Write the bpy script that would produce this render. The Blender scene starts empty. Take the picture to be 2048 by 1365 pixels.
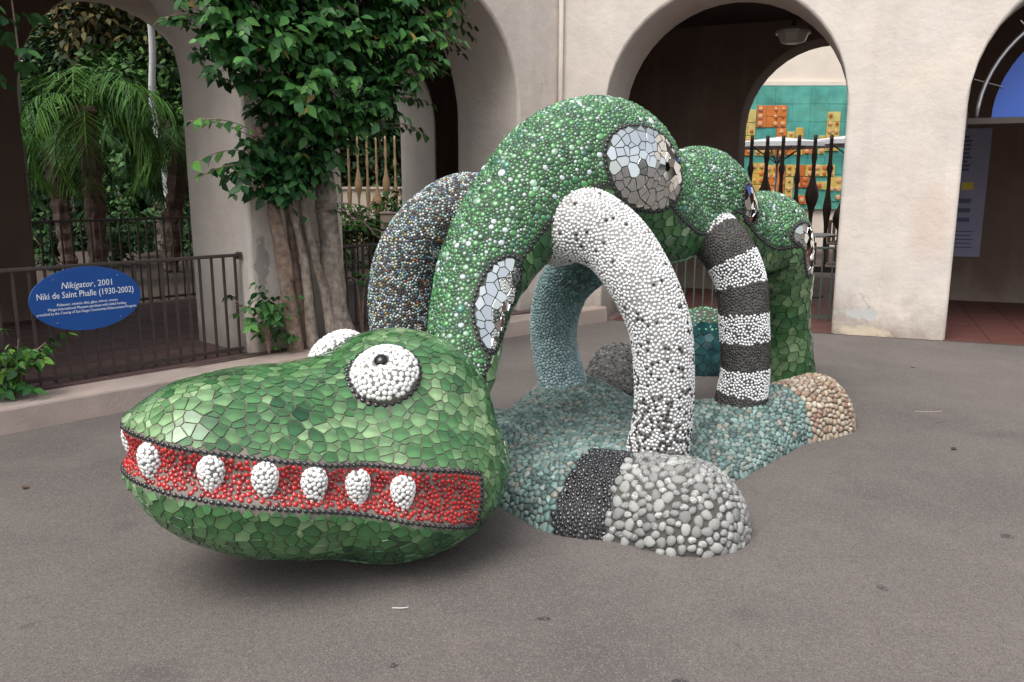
import bpy, math, random
import numpy as np
from mathutils import Vector, Matrix, Quaternion, kdtree, noise
from mathutils.bvhtree import BVHTree
random.seed(7); rng = np.random.default_rng(7)
S = bpy.context.scene
COL = S.collection
R = math.radians

# ------------------------------------------------------------------ camera
cam = bpy.data.cameras.new('camera'); camo = bpy.data.objects.new('camera', cam); COL.objects.link(camo)
camo.location = (0, 0, 1.6); camo.rotation_euler = (R(90) - math.atan(310 / 1650), 0, 0)
cam.sensor_width = 36; cam.lens = 36 * 1650 / 2048; cam.clip_start = .05; cam.clip_end = 500
S.camera = camo
CAM = np.array([0, 0, 1.6])
# ------------------------------------------------------------------ sky, sun, exposure (soft overcast daylight)
SUN_EL, SUN_AZ = 60, 214          # degrees; azimuth clockwise from +Y, where the light comes from
w = bpy.data.worlds.new('World'); S.world = w; w.use_nodes = True
wn = w.node_tree; bg = wn.nodes['Background']
sky = wn.nodes.new('ShaderNodeTexSky'); sky.sky_type = 'NISHITA'; sky.sun_disc = False
sky.sun_elevation = R(SUN_EL); sky.sun_rotation = R(SUN_AZ); sky.air_density = 1.0; sky.dust_density = 4.0; sky.ozone_density = 1.0
hs = wn.nodes.new('ShaderNodeHueSaturation'); hs.inputs['Saturation'].default_value = .30
wn.links.new(sky.outputs[0], hs.inputs['Color']); wn.links.new(hs.outputs[0], bg.inputs[0])
bg.inputs[1].default_value = .135
sl = bpy.data.lights.new('sun', 'SUN'); sl.energy = 1.0; sl.angle = R(40); sl.color = (1, .975, .945)
so = bpy.data.objects.new('sun', sl); COL.objects.link(so)
_d = Vector((math.sin(R(SUN_AZ)) * math.cos(R(SUN_EL)), math.cos(R(SUN_AZ)) * math.cos(R(SUN_EL)), math.sin(R(SUN_EL))))
so.rotation_euler = _d.to_track_quat('Z', 'Y').to_euler(); so.location = _d * 30
S.view_settings.view_transform = 'Standard'; S.view_settings.look = 'None'; S.view_settings.gamma = 1
S.view_settings.exposure = 0.92
S.cycles.max_bounces = 6; S.cycles.diffuse_bounces = 3; S.cycles.glossy_bounces = 4

# ------------------------------------------------------------------ materials
def mat(name, base=(.5, .5, .5), rough=.8, metal=0, var=.0, vscale=3, bump=0, bscale=60, attr=False, stains=None, spec=.5, coat=0, hue2=None, h2scale=1.2, sss=0, bstretch=0, bdist=.01):
    m = bpy.data.materials.new(name); m.use_nodes = True
    n = m.node_tree.nodes; l = m.node_tree.links; b = n['Principled BSDF']
    tc = n.new('ShaderNodeTexCoord')
    def N(scale, detail=4, r=.55, obj=True):
        t = n.new('ShaderNodeTexNoise'); t.inputs['Scale'].default_value = scale; t.inputs['Detail'].default_value = detail; t.inputs['Roughness'].default_value = r
        l.new(tc.outputs['Object'], t.inputs['Vector']); return t
    if attr:
        a = n.new('ShaderNodeAttribute'); a.attribute_name = 'Col'; col = a.outputs['Color']
    else:
        c = n.new('ShaderNodeRGB'); c.outputs[0].default_value = (*base, 1); col = c.outputs[0]
    def mix(fac, A, B, mode='MIX'):
        x = n.new('ShaderNodeMix'); x.data_type = 'RGBA'; x.blend_type = mode
        if hasattr(fac, 'links'): l.new(fac, x.inputs[0])
        else: x.inputs[0].default_value = fac
        for s, v in ((6, A), (7, B)):
            if hasattr(v, 'links'): l.new(v, x.inputs[s])
            else: x.inputs[s].default_value = (*v, 1)
        return x.outputs[2]
    def ramp(src, lo, hi):
        r = n.new('ShaderNodeMapRange'); r.inputs[1].default_value = lo; r.inputs[2].default_value = hi; l.new(src, r.inputs[0]); return r.outputs[0]
    if hue2 is not None:
        col = mix(ramp(N(h2scale).outputs[0], .4, .65), col, hue2)
    if var:
        v = n.new('ShaderNodeMapRange'); v.inputs[1].default_value = .3; v.inputs[2].default_value = .7; v.inputs[3].default_value = 1 - var; v.inputs[4].default_value = 1 + var
        l.new(N(vscale, 6).outputs[0], v.inputs[0])
        x = n.new('ShaderNodeVectorMath'); x.operation = 'SCALE'; l.new(col, x.inputs[0]); l.new(v.outputs[0], x.inputs['Scale']); col = x.outputs[0]
    for st in (stains or []):
        col = st(n, l, tc, N, mix, ramp, col)
    l.new(col, b.inputs['Base Color'])
    b.inputs['Roughness'].default_value = rough; b.inputs['Metallic'].default_value = metal
    b.inputs['Specular IOR Level'].default_value = spec; b.inputs['Coat Weight'].default_value = coat
    if sss: b.inputs['Subsurface Weight'].default_value = sss
    if bump:
        bp = n.new('ShaderNodeBump'); bp.inputs['Strength'].default_value = bump; bp.inputs['Distance'].default_value = bdist; hn = N(bscale, 5, .65)
        if bstretch:
            mp = n.new('ShaderNodeMapping'); mp.inputs['Scale'].default_value = (1, 1, bstretch); l.new(tc.outputs['Object'], mp.inputs[0]); l.new(mp.outputs[0], hn.inputs['Vector'])
        l.new(hn.outputs[0], bp.inputs['Height']); l.new(bp.outputs[0], b.inputs['Normal'])
    return m

def st_base_grime(n, l, tc, N, mix, ramp, col):     # splash dirt near the foot of the walls, streaky
    sx = n.new('ShaderNodeSeparateXYZ'); l.new(tc.outputs['Object'], sx.inputs[0])
    nz = N(2.2, 6, .7); ad = n.new('ShaderNodeMath'); ad.operation = 'MULTIPLY_ADD'; l.new(nz.outputs[0], ad.inputs[0]); ad.inputs[1].default_value = -1.1; l.new(sx.outputs[2], ad.inputs[2])
    f = ramp(ad.outputs[0], -.1, -.65)
    return mix(f, col, (.26, .21, .17))
def st_streaks(n, l, tc, N, mix, ramp, col):
    mp = n.new('ShaderNodeMapping'); mp.inputs['Scale'].default_value = (5, 5, .5); l.new(tc.outputs['Object'], mp.inputs[0])
    t = n.new('ShaderNodeTexNoise'); t.inputs['Scale'].default_value = 1.3; t.inputs['Detail'].default_value = 7; l.new(mp.outputs[0], t.inputs[0])
    f = n.new('ShaderNodeMath'); f.operation = 'MULTIPLY'; l.new(ramp(t.outputs[0], .5, .8), f.inputs[0]); f.inputs[1].default_value = .16
    return mix(f.outputs[0], col, (.33, .28, .25))
def st_cracks(n, l, tc, N, mix, ramp, col):
    v = n.new('ShaderNodeTexVoronoi'); v.feature = 'DISTANCE_TO_EDGE'; v.inputs['Scale'].default_value = .8
    nz = N(3, 5); mx = n.new('ShaderNodeVectorMath'); mx.operation = 'MULTIPLY_ADD'
    l.new(nz.outputs['Color'], mx.inputs[0]); mx.inputs[1].default_value = (.7, .7, .7); l.new(tc.outputs['Object'], mx.inputs[2]); l.new(mx.outputs[0], v.inputs['Vector'])
    g = N(.9, 2); a = n.new('ShaderNodeMath'); a.operation = 'MULTIPLY'; l.new(ramp(v.outputs['Distance'], .008, .0), a.inputs[0]); l.new(ramp(g.outputs[0], .62, .70), a.inputs[1])
    return mix(a.outputs[0], col, (.22, .19, .17))
def spot(center, rad, color, sharp=.12, wob=.6, ns=4):    # a patch of a different plaster with a ragged outline
    def f(n, l, tc, N, mix, ramp, col):
        d = n.new('ShaderNodeVectorMath'); d.operation = 'SUBTRACT'; l.new(tc.outputs['Object'], d.inputs[0]); d.inputs[1].default_value = center
        s = n.new('ShaderNodeVectorMath'); s.operation = 'DIVIDE'; l.new(d.outputs[0], s.inputs[0]); s.inputs[1].default_value = rad
        ln = n.new('ShaderNodeVectorMath'); ln.operation = 'LENGTH'; l.new(s.outputs[0], ln.inputs[0])
        a = n.new('ShaderNodeMath'); a.operation = 'MULTIPLY_ADD'; l.new(N(ns, 5, .6).outputs[0], a.inputs[0]); a.inputs[1].default_value = wob; l.new(ln.outputs[1], a.inputs[2])
        return mix(ramp(a.outputs[0], 1 + wob / 2, 1 + wob / 2 - sharp), col, color)
    return f
def st_speckle(n, l, tc, N, mix, ramp, col):
    v = n.new('ShaderNodeTexVoronoi'); v.inputs['Scale'].default_value = 230; l.new(tc.outputs['Object'], v.inputs['Vector'])
    b = n.new('ShaderNodeSeparateColor'); l.new(v.outputs['Color'], b.inputs[0])
    col = mix(ramp(b.outputs[0], .72, .95), col, (.20, .175, .158))
    col = mix(ramp(b.outputs[1], .75, .95), col, (.09, .079, .073))
    return col
def st_asphalt_big(n, l, tc, N, mix, ramp, col):
    f = n.new('ShaderNodeMath'); f.operation = 'MULTIPLY'; l.new(ramp(N(.55, 5, .6).outputs[0], .45, .72), f.inputs[0]); f.inputs[1].default_value = .75
    col = mix(f.outputs[0], col, (.068, .060, .058))
    f4 = n.new('ShaderNodeMath'); f4.operation = 'MULTIPLY'; l.new(ramp(N(1.7, 7, .7).outputs[0], .48, .70), f4.inputs[0]); f4.inputs[1].default_value = .26
    col = mix(f4.outputs[0], col, (.23, .20, .185))
    f2 = n.new('ShaderNodeMath'); f2.operation = 'MULTIPLY'; l.new(ramp(N(2.3, 3, .5).outputs[0], .66, .74), f2.inputs[0]); f2.inputs[1].default_value = .4
    col = mix(f2.outputs[0], col, (.06, .056, .058))
    f3 = n.new('ShaderNodeMath'); f3.operation = 'MULTIPLY'; l.new(ramp(N(7, 2, .5).outputs[0], .72, .76), f3.inputs[0]); f3.inputs[1].default_value = .5
    return mix(f3.outputs[0], col, (.05, .047, .047))

# frames of the two arcade walls: origin at the inner corner, d along the wall, n towards the back
C0 = np.array([.57, 10.15, 0.]); dL = np.array([-.667, -.745, 0]); nL = np.array([-.745, .667, 0])
dR = np.array([.925, -.38, 0]); nR = np.array([.38, .925, 0])
def PL(t, a, z=0): return C0 + dL * t + nL * a + np.array([0, 0, z])
def PR(s, a, z=0): return C0 + dR * s + nR * a + np.array([0, 0, z])
M = {}
GUM = [(0.12, 2.86, 0.03, 0.02, (.045, .043, .045), 0.25), (0.55, 2.45, 0.035, 0.025, (.045, .043, .045), 0.25), (1.5, 3.1, 0.02, 0.03, (.045, .043, .045), 0.25), (2.3, 3.6, 0.03, 0.03, (.045, .043, .045), 0.25), (-0.4, 2.55, 0.02, 0.02, (.045, .043, .045), 0.25), (1.9, 4.1, 0.12, 0.06, (.095, .083, .078), 0.9), (0.9, 2.9, 0.1, 0.07, (.095, .083, .078), 0.9), (2.6, 3, 0.2, 0.1, (.095, .083, .078), 0.9), (-1.2, 2.5, 0.18, 0.1, (.095, .083, .078), 0.9), (3.2, 5.2, 0.25, 0.12, (.095, .083, .078), 0.9), (-1.9, 4.6, 0.2, 0.15, (.095, .083, .078), 0.9), (1.2, 2.4, 0.03, 0.02, (.045, .043, .045), 0.25)]   # gum and drip marks on the paving
M['asphalt'] = mat('asphalt', (.138, .120, .111), .92, var=.10, vscale=40, bump=.4, bscale=260, stains=[st_asphalt_big] + [spot((x, y, 0), (rx, ry, 1), c, sh, .9, 14) for x, y, rx, ry, c, sh in GUM] + [st_speckle], spec=.3)
pL = PR(3.36, 0, .2)
M['stucco'] = mat('stucco', (.635, .565, .495), .93, var=.07, vscale=2.5, bump=.55, bscale=7, bdist=.02, hue2=(.59, .54, .49), stains=[st_streaks, st_base_grime, st_cracks,
    spot(tuple(PR(3.50, 0, .24)), (.20, .3, .07), (.47, .47, .45), .35, 3.2, 9), spot(tuple(PR(3.50, 0, .04)), (.30, .4, .08), (.55, .47, .35), .6, 3.0, 9), spot(tuple(PR(4.05, 0, 1.2)), (.22, .6, .5), (.60, .50, .44), .5),
    spot(tuple(PL(4.08, 0, .9)), (.07, .08, .34), (.36, .33, .30), .3, 3.0, 12)], spec=.2)
M['stucco_shaded'] = mat('stucco_shaded', (.155, .108, .085), .93, var=.1, vscale=2.5, bump=.3, bscale=14, stains=[st_streaks, st_base_grime], spec=.2)  # inside copy of the stucco, arcade shade put into its dark brown colour
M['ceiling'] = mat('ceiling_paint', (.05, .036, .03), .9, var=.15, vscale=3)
M['kerb'] = mat('kerb_concrete', (.40, .315, .27), .9, var=.1, vscale=5, bump=.4, bscale=40, hue2=(.34, .28, .25), stains=[st_cracks])
M['terracotta'] = mat('terracotta', (.115, .036, .027), .6, var=.35, vscale=2.2, bump=.1, bscale=30, hue2=(.075, .033, .028), h2scale=.9)
M['darktile'] = mat('dark_floor_tile', (.13, .075, .07), .55, var=.25, vscale=1.7, bump=.1, bscale=30)
M['mortar'] = mat('mortar', (.12, .085, .075), .95, var=.15)
M['iron'] = mat('brown_painted_iron', (.055, .04, .035), .55, var=.15, vscale=20)
M['green_iron'] = mat('green_painted_iron', (.05, .075, .06), .5)
M['blue_sign'] = mat('blue_sign_enamel', (.012, .075, .30), .38, var=.04)
M['white_print'] = mat('white_print', (.82, .84, .86), .6)
M['steel'] = mat('steel', (.55, .55, .57), .35, metal=1)
M['bark'] = mat('grey_brown_bark', (.33, .27, .22), .95, var=.45, vscale=16, bump=1, bscale=26, hue2=(.34, .29, .24), h2scale=5, bstretch=.3, bdist=.035)
M['bark_brown'] = mat('brown_bark', (.31, .21, .155), .9, var=.4, vscale=18, bump=1, bscale=36, hue2=(.31, .24, .19), h2scale=8, bstretch=.4, bdist=.025)
M['leaf'] = mat('leaf', attr=True, rough=.5, spec=.3)
M['leaf_dull'] = mat('leaf_dull', attr=True, rough=.65, spec=.3)
M['soil'] = mat('soil', (.07, .05, .04), 1, var=.4, vscale=14, bump=1, bscale=30)
M['palm_trunk'] = mat('palm_trunk', (.10, .065, .05), .95, var=.4, vscale=14, bump=1, bscale=25)
M['smooth_trunk'] = mat('smooth_grey_trunk', (.26, .24, .21), .85, var=.2, vscale=5, bump=.3)
M['white_trunk'] = mat('pale_trunk', (.60, .60, .60), .8, var=.12, vscale=5)
M['wood_gold'] = mat('golden_wood', (.30, .20, .10), .6, var=.25, vscale=6)
M['wood_dark'] = mat('dark_wood', (.055, .035, .025), .55, var=.3, vscale=6)
M['cream'] = mat('cream_paint', (.66, .58, .49), .9, var=.06, vscale=2)
M['cab'] = mat('beige_cabinet', (.40, .32, .26), .6, var=.06)
M['dark'] = mat('dark_slot', (.02, .02, .02), .8)
M['lamp_glass'] = mat('lamp_glass', (.42, .40, .36), .35)
M['blue_panel'] = mat('blue_panel', (.035, .10, .42), .5)
M['door_dark'] = mat('dark_door', (.03, .024, .02), .45)
M['banner'] = mat('banner_cloth', (.26, .26, .36), .8, var=.05)
M['banner_ink'] = mat('banner_ink', (.10, .10, .18), .8)
M['banner_yellow'] = mat('banner_yellow', (.55, .45, .06), .8)
M['teal_tile'] = mat('teal_mural', (.055, .27, .235), .45, var=.3, vscale=2.5, hue2=(.09, .34, .27))
M['yellow_tile'] = mat('yellow_mural', (.55, .36, .07), .45, var=.25, vscale=4, hue2=(.50, .43, .14))
M['orange_tile'] = mat('orange_mural', (.55, .17, .03), .45, var=.25, vscale=4, hue2=(.42, .11, .025))
M['peach_disc'] = mat('peach_disc', (.62, .34, .17), .45, var=.15, vscale=6)
M['canvas'] = mat('umbrella_canvas', (.55, .56, .58), .8)
M['green_plastic'] = mat('green_plastic', (.02, .09, .04), .5)
# mosaic
M['grout'] = mat('grout', (.19, .17, .145), .95, var=.15, vscale=12, bump=.4, bscale=60)
M['grout_dark'] = mat('grout_dark', (.085, .08, .072), .95, var=.15, vscale=12, bump=.4, bscale=60)
M['grout_white'] = mat('grout_white', (.27, .26, .245), .95, var=.2, vscale=12, bump=.4, bscale=60)
M['grout_green'] = mat('grout_green', (.060, .075, .055), .9, var=.2, vscale=12, bump=.4, bscale=60)
M['glaze'] = mat('glazed_tile', attr=True, rough=.15, var=.5, vscale=11, spec=.5)
M['glass'] = mat('glass_bead', attr=True, rough=.07, spec=.7, coat=.3)
M['ceramic'] = mat('ceramic_bead', attr=True, rough=.25, spec=.5)
M['stone'] = mat('pebble_stone', attr=True, rough=.55, var=.18, vscale=18, spec=.4)
M['granite'] = mat('granite_pebble', attr=True, rough=.7, var=.55, vscale=110, spec=.3, bump=.4, bscale=80)
M['pupil'] = mat('black_glass', (.01, .01, .012), .06)
M['mirror'] = mat('mirror_tile', (.80, .83, .82), .04, metal=1)

# ------------------------------------------------------------------ mesh helpers
def link(o, parent=None, top=None):
    COL.objects.link(o)
    if parent is not None:
        o.parent = parent
        if top is not None: o.matrix_parent_inverse = Matrix.Translation(-Vector(top))
    return o
def tag(o, label=None, cat=None, group=None, kind=None):
    if label: o['label'] = label
    if cat: o['category'] = cat
    if group: o['group'] = group
    if kind: o['kind'] = kind
    return o
def empty(name, loc, label, cat, group=None, rz=0):
    o = bpy.data.objects.new(name, None); o.empty_display_size = .2; o.location = loc; o.rotation_euler.z = rz
    COL.objects.link(o); return tag(o, label, cat, group)
def trimesh(name, V, T, col=None, smooth=True, mat_=None):
    V = np.asarray(V, np.float32).reshape(-1, 3); T = np.asarray(T, np.int32).reshape(-1, 3)
    me = bpy.data.meshes.new(name)
    me.vertices.add(len(V)); me.vertices.foreach_set('co', V.ravel())
    me.loops.add(T.size); me.loops.foreach_set('vertex_index', T.ravel())
    me.polygons.add(len(T)); me.polygons.foreach_set('loop_start', np.arange(0, T.size, 3, dtype=np.int32))
    me.polygons.foreach_set('use_smooth', np.full(len(T), smooth))
    if col is not None:
        a = me.color_attributes.new('Col', 'FLOAT_COLOR', 'POINT')
        c = np.ones((len(V), 4), np.float32); c[:, :3] = col; a.data.foreach_set('color', c.ravel())
    me.update(calc_edges=True)
    if mat_: me.materials.append(mat_)
    return me
class MB:
    """collects polygons for one mesh object"""
    def __init__(s): s.v = []; s.f = []
    def add(s, v, f):
        b = len(s.v); s.v += [tuple(map(float, p)) for p in v]; s.f += [tuple(i + b for i in q) for q in f]; return s
    def box(s, c, ex, ey, ez):     # centre and three half-extent vectors
        c, ex, ey, ez = (np.asarray(q, float) for q in (c, ex, ey, ez))
        v = [c + i * ex + j * ey + k * ez for k in (-1, 1) for j in (-1, 1) for i in (-1, 1)]
        return s.add(v, [(0, 2, 3, 1), (4, 5, 7, 6), (0, 1, 5, 4), (2, 6, 7, 3), (0, 4, 6, 2), (1, 3, 7, 5)])
    def ab(s, x0, x1, y0, y1, z0, z1):
        return s.box(((x0 + x1) / 2, (y0 + y1) / 2, (z0 + z1) / 2), ((x1 - x0) / 2, 0, 0), (0, (y1 - y0) / 2, 0), (0, 0, (z1 - z0) / 2))
    def tube(s, pts, rad, n=10, cap=True, wob=0):
        P = [Vector(p) for p in pts]; rr = rad if hasattr(rad, '__len__') else [rad] * len(P)
        b = len(s.v); x = None
        for i, p in enumerate(P):
            t = (P[min(i + 1, len(P) - 1)] - P[max(i - 1, 0)]).normalized()
            if x is None: x = t.orthogonal().normalized()
            x = (x - t * x.dot(t)).normalized(); y = t.cross(x)
            for k in range(n):
                a = 2 * math.pi * k / n; r = rr[i] * (1 + wob * noise.noise(p * 3 + Vector((k * 1.7, k, 0))))
                s.v.append(tuple(p + (x * math.cos(a) + y * math.sin(a)) * r))
        for i in range(len(P) - 1):
            for k in range(n):
                s.f.append((b + i * n + k, b + i * n + (k + 1) % n, b + (i + 1) * n + (k + 1) % n, b + (i + 1) * n + k))
        if cap: s.f.append(tuple(b + k for k in range(n))[::-1]); s.f.append(tuple(b + (len(P) - 1) * n + k for k in range(n)))
        return s
    def lathe(s, prof, c=(0, 0, 0), n=16):
        b = len(s.v)
        for r, z in prof:
            for k in range(n):
                a = 2 * math.pi * k / n; s.v.append((c[0] + r * math.cos(a), c[1] + r * math.sin(a), c[2] + z))
        for i in range(len(prof) - 1):
            for k in range(n): s.f.append((b + i * n + k, b + i * n + (k + 1) % n, b + (i + 1) * n + (k + 1) % n, b + (i + 1) * n + k))
        s.f.append(tuple(b + k for k in range(n))[::-1]); s.f.append(tuple(b + (len(prof) - 1) * n + k for k in range(n)))
        return s
    def mesh(s, name, m, smooth=False):
        me = bpy.data.meshes.new(name); me.from_pydata(s.v, [], s.f); me.materials.append(m)
        if smooth: me.polygons.foreach_set('use_smooth', [True] * len(me.polygons))
        me.update(); return me
    def build(s, name, m, parent=None, top=None, smooth=False, bevel=0, seg=2):
        o = link(bpy.data.objects.new(name, s.mesh(name, m, smooth)), parent, top)
        if bevel:
            md = o.modifiers.new('bevel', 'BEVEL'); md.width = bevel; md.segments = seg; md.limit_method = 'ANGLE'; md.angle_limit = R(40)
        return o
def struct(o): o['kind'] = 'structure'; return o

# ------------------------------------------------------------------ ground
def sheet(name, pts, z, m, nx=1):
    return MB().add([(x, y, z) for x, y in pts], [tuple(range(len(pts)))]).build(name, m)
struct(sheet('plaza_ground', [(-150, -150), (150, -150), (150, 150), (-150, 150)], 0, M['asphalt']))
# garden behind the left arcade
g = [PL(14, 4.0), PL(-3.0, 4.0), PL(-16, 30), PL(14, 30)]
struct(sheet('garden_bed', [p[:2] for p in g], .10, M['soil']))
# raised floor of the left arcade, tiles as pieces
fl = [PL(12, -.12), PL(.12, -.12), PL(-2.6, 4.0), PL(12, 4.0)]
mb = MB(); mb.add([(p[0], p[1], .155) for p in fl] + [(p[0], p[1], -.05) for p in fl], [(0, 1, 2, 3), (1, 0, 4, 5), (2, 1, 5, 6), (3, 2, 6, 7), (0, 3, 7, 4)])
floorL = struct(mb.build('arcade_floor', M['mortar']))
tile_me = MB().ab(-.171, .171, -.171, .171, -.006, .006).mesh('floor_tile', M['darktile'])
angL = math.atan2(dL[1], dL[0]); k = 0
for i in range(26):
    for j in range(11):
        t = -1.6 + i * .35 + .175; a = .02 + j * .35 + .175
        if k >= 285 or t < -.6 * a + .1: continue
        o = link(bpy.data.objects.new('floor_tile', tile_me), floorL); o.location = Vector(PL(t, a, .1555 + random.uniform(-.001, .001))); o.rotation_euler.z = angL; k += 1
# floor of the right arcade at plaza level
fr = [PR(.4, -.02), PR(14, -.02), PR(14, 14), PR(-4, 14)]
mb = MB().add([(p[0], p[1], .004) for p in fr], [(0, 1, 2, 3)]); floorR = struct(mb.build('passage_floor', M['mortar']))
tile_me2 = MB().ab(-.197, .197, -.197, .197, -.006, .006).mesh('floor_tile', M['terracotta'])
angR = math.atan2(dR[1], dR[0]); k = 0
for i in range(20):
    for j in range(12):
        s_ = .3 + i * .403 + .2; a = 0.0 + j * .403 + .2
        if s_ < .6 and a < 1: continue
        o = link(bpy.data.objects.new('floor_tile', tile_me2), floorR); o.location = Vector(PR(s_, a, .006 + random.uniform(-.001, .001))); o.rotation_euler.z = angR
# kerb along the left arcade
mb = MB()
kf = [np.array(p) for p in ((-6.7, 1.55, 0), (-3.34, 5.17, 0), (-.13, 8.62, 0), (1.16, 9.83, 0))]
kb = [p + nL * w_ for p, w_ in zip(kf, (.36, .36, .36, .2))]
v = []
for f_, b_ in zip(kf, kb): v += [f_ - [0, 0, .05], f_ + nL * .012 + [0, 0, .172], b_ + [0, 0, .172], b_ - [0, 0, .05]]
f = []
for i in range(3):
    for q in range(4): f.append((i * 4 + q, i * 4 + (q + 1) % 4, (i + 1) * 4 + (q + 1) % 4, (i + 1) * 4 + q))
f += [(3, 2, 1, 0), (12, 13, 14, 15)]
mb.add(v, f); struct(mb.build('kerb', M['kerb'], bevel=.018, seg=2))
# planting soil at the foot of the vine pillar
mb = MB(); q = [PL(4.9, -.14), PL(2.7, -.14), PL(2.7, .02), PL(4.3, .02)]
mb.add([(p[0], p[1], .176) for p in q], [(0, 1, 2, 3)]); struct(mb.build('planting_bed', M['soil']))

# ------------------------------------------------------------------ arcade walls
def arch_wall(name, P, u0, u1, arches, T0, T1, top, spring, m, parent, mit0=None, z0=0., n=22, m_face=None):
    """wall between depths T0..T1 with round-arched openings [(centre, half width)]"""
    mb = MB(); verts = {}; slot = []
    def vid(u, a, z):
        uu = u
        if mit0 is not None and abs(u - u0) < 1e-6: uu = -a * mit0
        k = (round(uu, 4), round(a, 4), round(z, 4))
        if k not in verts: verts[k] = len(mb.v); mb.v.append(tuple(P(uu, a, z)))
        return verts[k]
    def quad(pts, flip): 
        q = [vid(*p) for p in pts]; mb.f.append(tuple(q[::-1] if flip else q)); slot.append(1 if (m_face and all(abs(p[1] - T0) < 1e-6 for p in pts)) else 0)
    cuts = [u0]
    for c, h in arches: cuts += [c - h, c + h]
    cuts.append(u1)
    for a, flip in ((T0, False), (T1, True)):
        for i in range(0, len(cuts), 2):
            zz = [z0, spring, top]
            for z_, z1_ in zip(zz[:-1], zz[1:]): quad([(cuts[i], a, z_), (cuts[i + 1], a, z_), (cuts[i + 1], a, z1_), (cuts[i], a, z1_)], flip)
        for c, h in arches:
            arc = [(c - h * math.cos(math.pi * k / n), spring + h * math.sin(math.pi * k / n)) for k in range(n + 1)]
            for (ua, za), (ub, zb) in zip(arc[:-1], arc[1:]):
                quad([(ua, a, za), (ub, a, zb), (ub, a, top), (ua, a, top)], flip)
    for c, h in arches:
        arc = [(c - h, z0)] + [(c - h * math.cos(math.pi * k / n), spring + h * math.sin(math.pi * k / n)) for k in range(n + 1)] + [(c + h, z0)]
        for (ua, za), (ub, zb) in zip(arc[:-1], arc[1:]):
            quad([(ua, T0, za), (ua, T1, za), (ub, T1, zb), (ub, T0, zb)], False)
    o = mb.build(name, m, parent[0], parent[1])
    if m_face: o.data.materials.append(m_face); o.data.polygons.foreach_set('material_index', slot)
    md = o.modifiers.new('bevel', 'BEVEL'); md.width = .035; md.segments = 3; md.limit_method = 'ANGLE'; md.angle_limit = R(50)
    o.data.polygons.foreach_set('use_smooth', [True] * len(o.data.polygons)); o.data.set_sharp_from_angle(angle=R(35))
    return o
locA = tuple(PL(3.7, .5)); AL = empty('arcade', locA, 'shaded stucco arcade with vine-grown pillar at the left, behind the kerb', 'arcade', 'plaza arcades')
hw = 1.235; SP = 2.45
def mirr(P): return lambda u, a, z=0: P(u, a, z)
wl = arch_wall('outer_wall', PL, 0, 13, [(1.975, hw), (5.435, hw), (8.905, hw)], 0, 1.0, 5.6, SP, M['stucco'], (AL, locA), mit0=.706, z0=-.05)
wl2 = arch_wall('inner_wall', PL, -.1, 13, [(0.0, hw), (3.47, hw), (6.94, hw)], 3.5, 4.35, 5.6, 2.52, M['stucco'], (AL, locA), mit0=.706, z0=-.05, m_face=M['stucco_shaded'])
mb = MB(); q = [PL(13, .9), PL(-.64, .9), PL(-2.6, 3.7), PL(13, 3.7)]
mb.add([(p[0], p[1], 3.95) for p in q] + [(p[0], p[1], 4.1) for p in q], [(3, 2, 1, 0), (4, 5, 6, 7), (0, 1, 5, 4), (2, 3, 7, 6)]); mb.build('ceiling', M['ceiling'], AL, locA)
MB().box(PL(13.1, 2, 2.7), dL * .1, nL * 2.6, (0, 0, 2.9)).build('end_wall', M['stucco_shaded'], AL, locA)
MB().tube([PL(.05, -.045, .2), PL(.05, -.045, 5.4)], .028, 10).build('downpipe', M['stucco'], AL, locA, smooth=True)
locB = tuple(PR(3.7, .5)); AR = empty('arcade', locB, 'sunlit cream stucco arcade at the right with wide arch and broad pillar', 'arcade', 'plaza arcades')
arch_wall('outer_wall', PR, 0, 12, [(1.865, 1.315), (5.615, 1.315), (9.4, 1.3)], 0, 1.0, 5.6, 2.42, M['stucco'], (AR, locB), mit0=.706, z0=-.05)
arch_wall('inner_wall', PR, -.1, 12, [(2.87, hw), (7.0, 1.25)], 3.5, 4.35, 5.6, 2.45, M['stucco_shaded'], (AR, locB), mit0=.706, z0=-.05)
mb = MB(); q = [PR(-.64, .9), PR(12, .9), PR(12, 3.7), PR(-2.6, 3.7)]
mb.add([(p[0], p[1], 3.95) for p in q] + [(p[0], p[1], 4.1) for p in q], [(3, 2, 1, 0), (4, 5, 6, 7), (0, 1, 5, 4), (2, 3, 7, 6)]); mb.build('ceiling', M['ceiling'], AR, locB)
MB().box(PR(12.1, 2, 2.7), dR * .1, nR * 2.6, (0, 0, 2.9)).build('end_wall', M['stucco_shaded'], AR, locB)
# ------------------------------------------------------------------ railings
def fence(name, P, u0, u1, a, zb, zt, step, r, m, label, group=None, plate=True):
    loc = tuple(P((u0 + u1) / 2, a, zb)); e = empty(name, loc, label, 'fence', group)
    d = np.asarray(P(1, a) - P(0, a)); nn = np.asarray(P(0, a + 1) - P(0, a))
    MB().box(P((u0 + u1) / 2, a, zt), d * (u1 - u0) / 2, nn * .024, (0, 0, .013)).build('top_rail', m, e, loc, bevel=.005)
    MB().box(P((u0 + u1) / 2, a, zb + .05), d * (u1 - u0) / 2, nn * .014, (0, 0, .014)).build('bottom_rail', m, e, loc)
    bm = MB().box((0, 0, 0), d * .009, nn * .009, (0, 0, (zt - zb) / 2 - .01)).mesh('bar', m)
    n = int((u1 - u0 - .02) / step)
    for i in range(n + 1):
        o = link(bpy.data.objects.new('bar', bm), e, loc); o.location = Vector(P(u0 + .03 + i * step, a, (zb + zt) / 2))
    if plate: MB().box(P(u0 - .01, a, zt - .005), d * .012, nn * .035, (0, 0, .03)).build('bracket', m, e, loc, bevel=.004)
    return e
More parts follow.
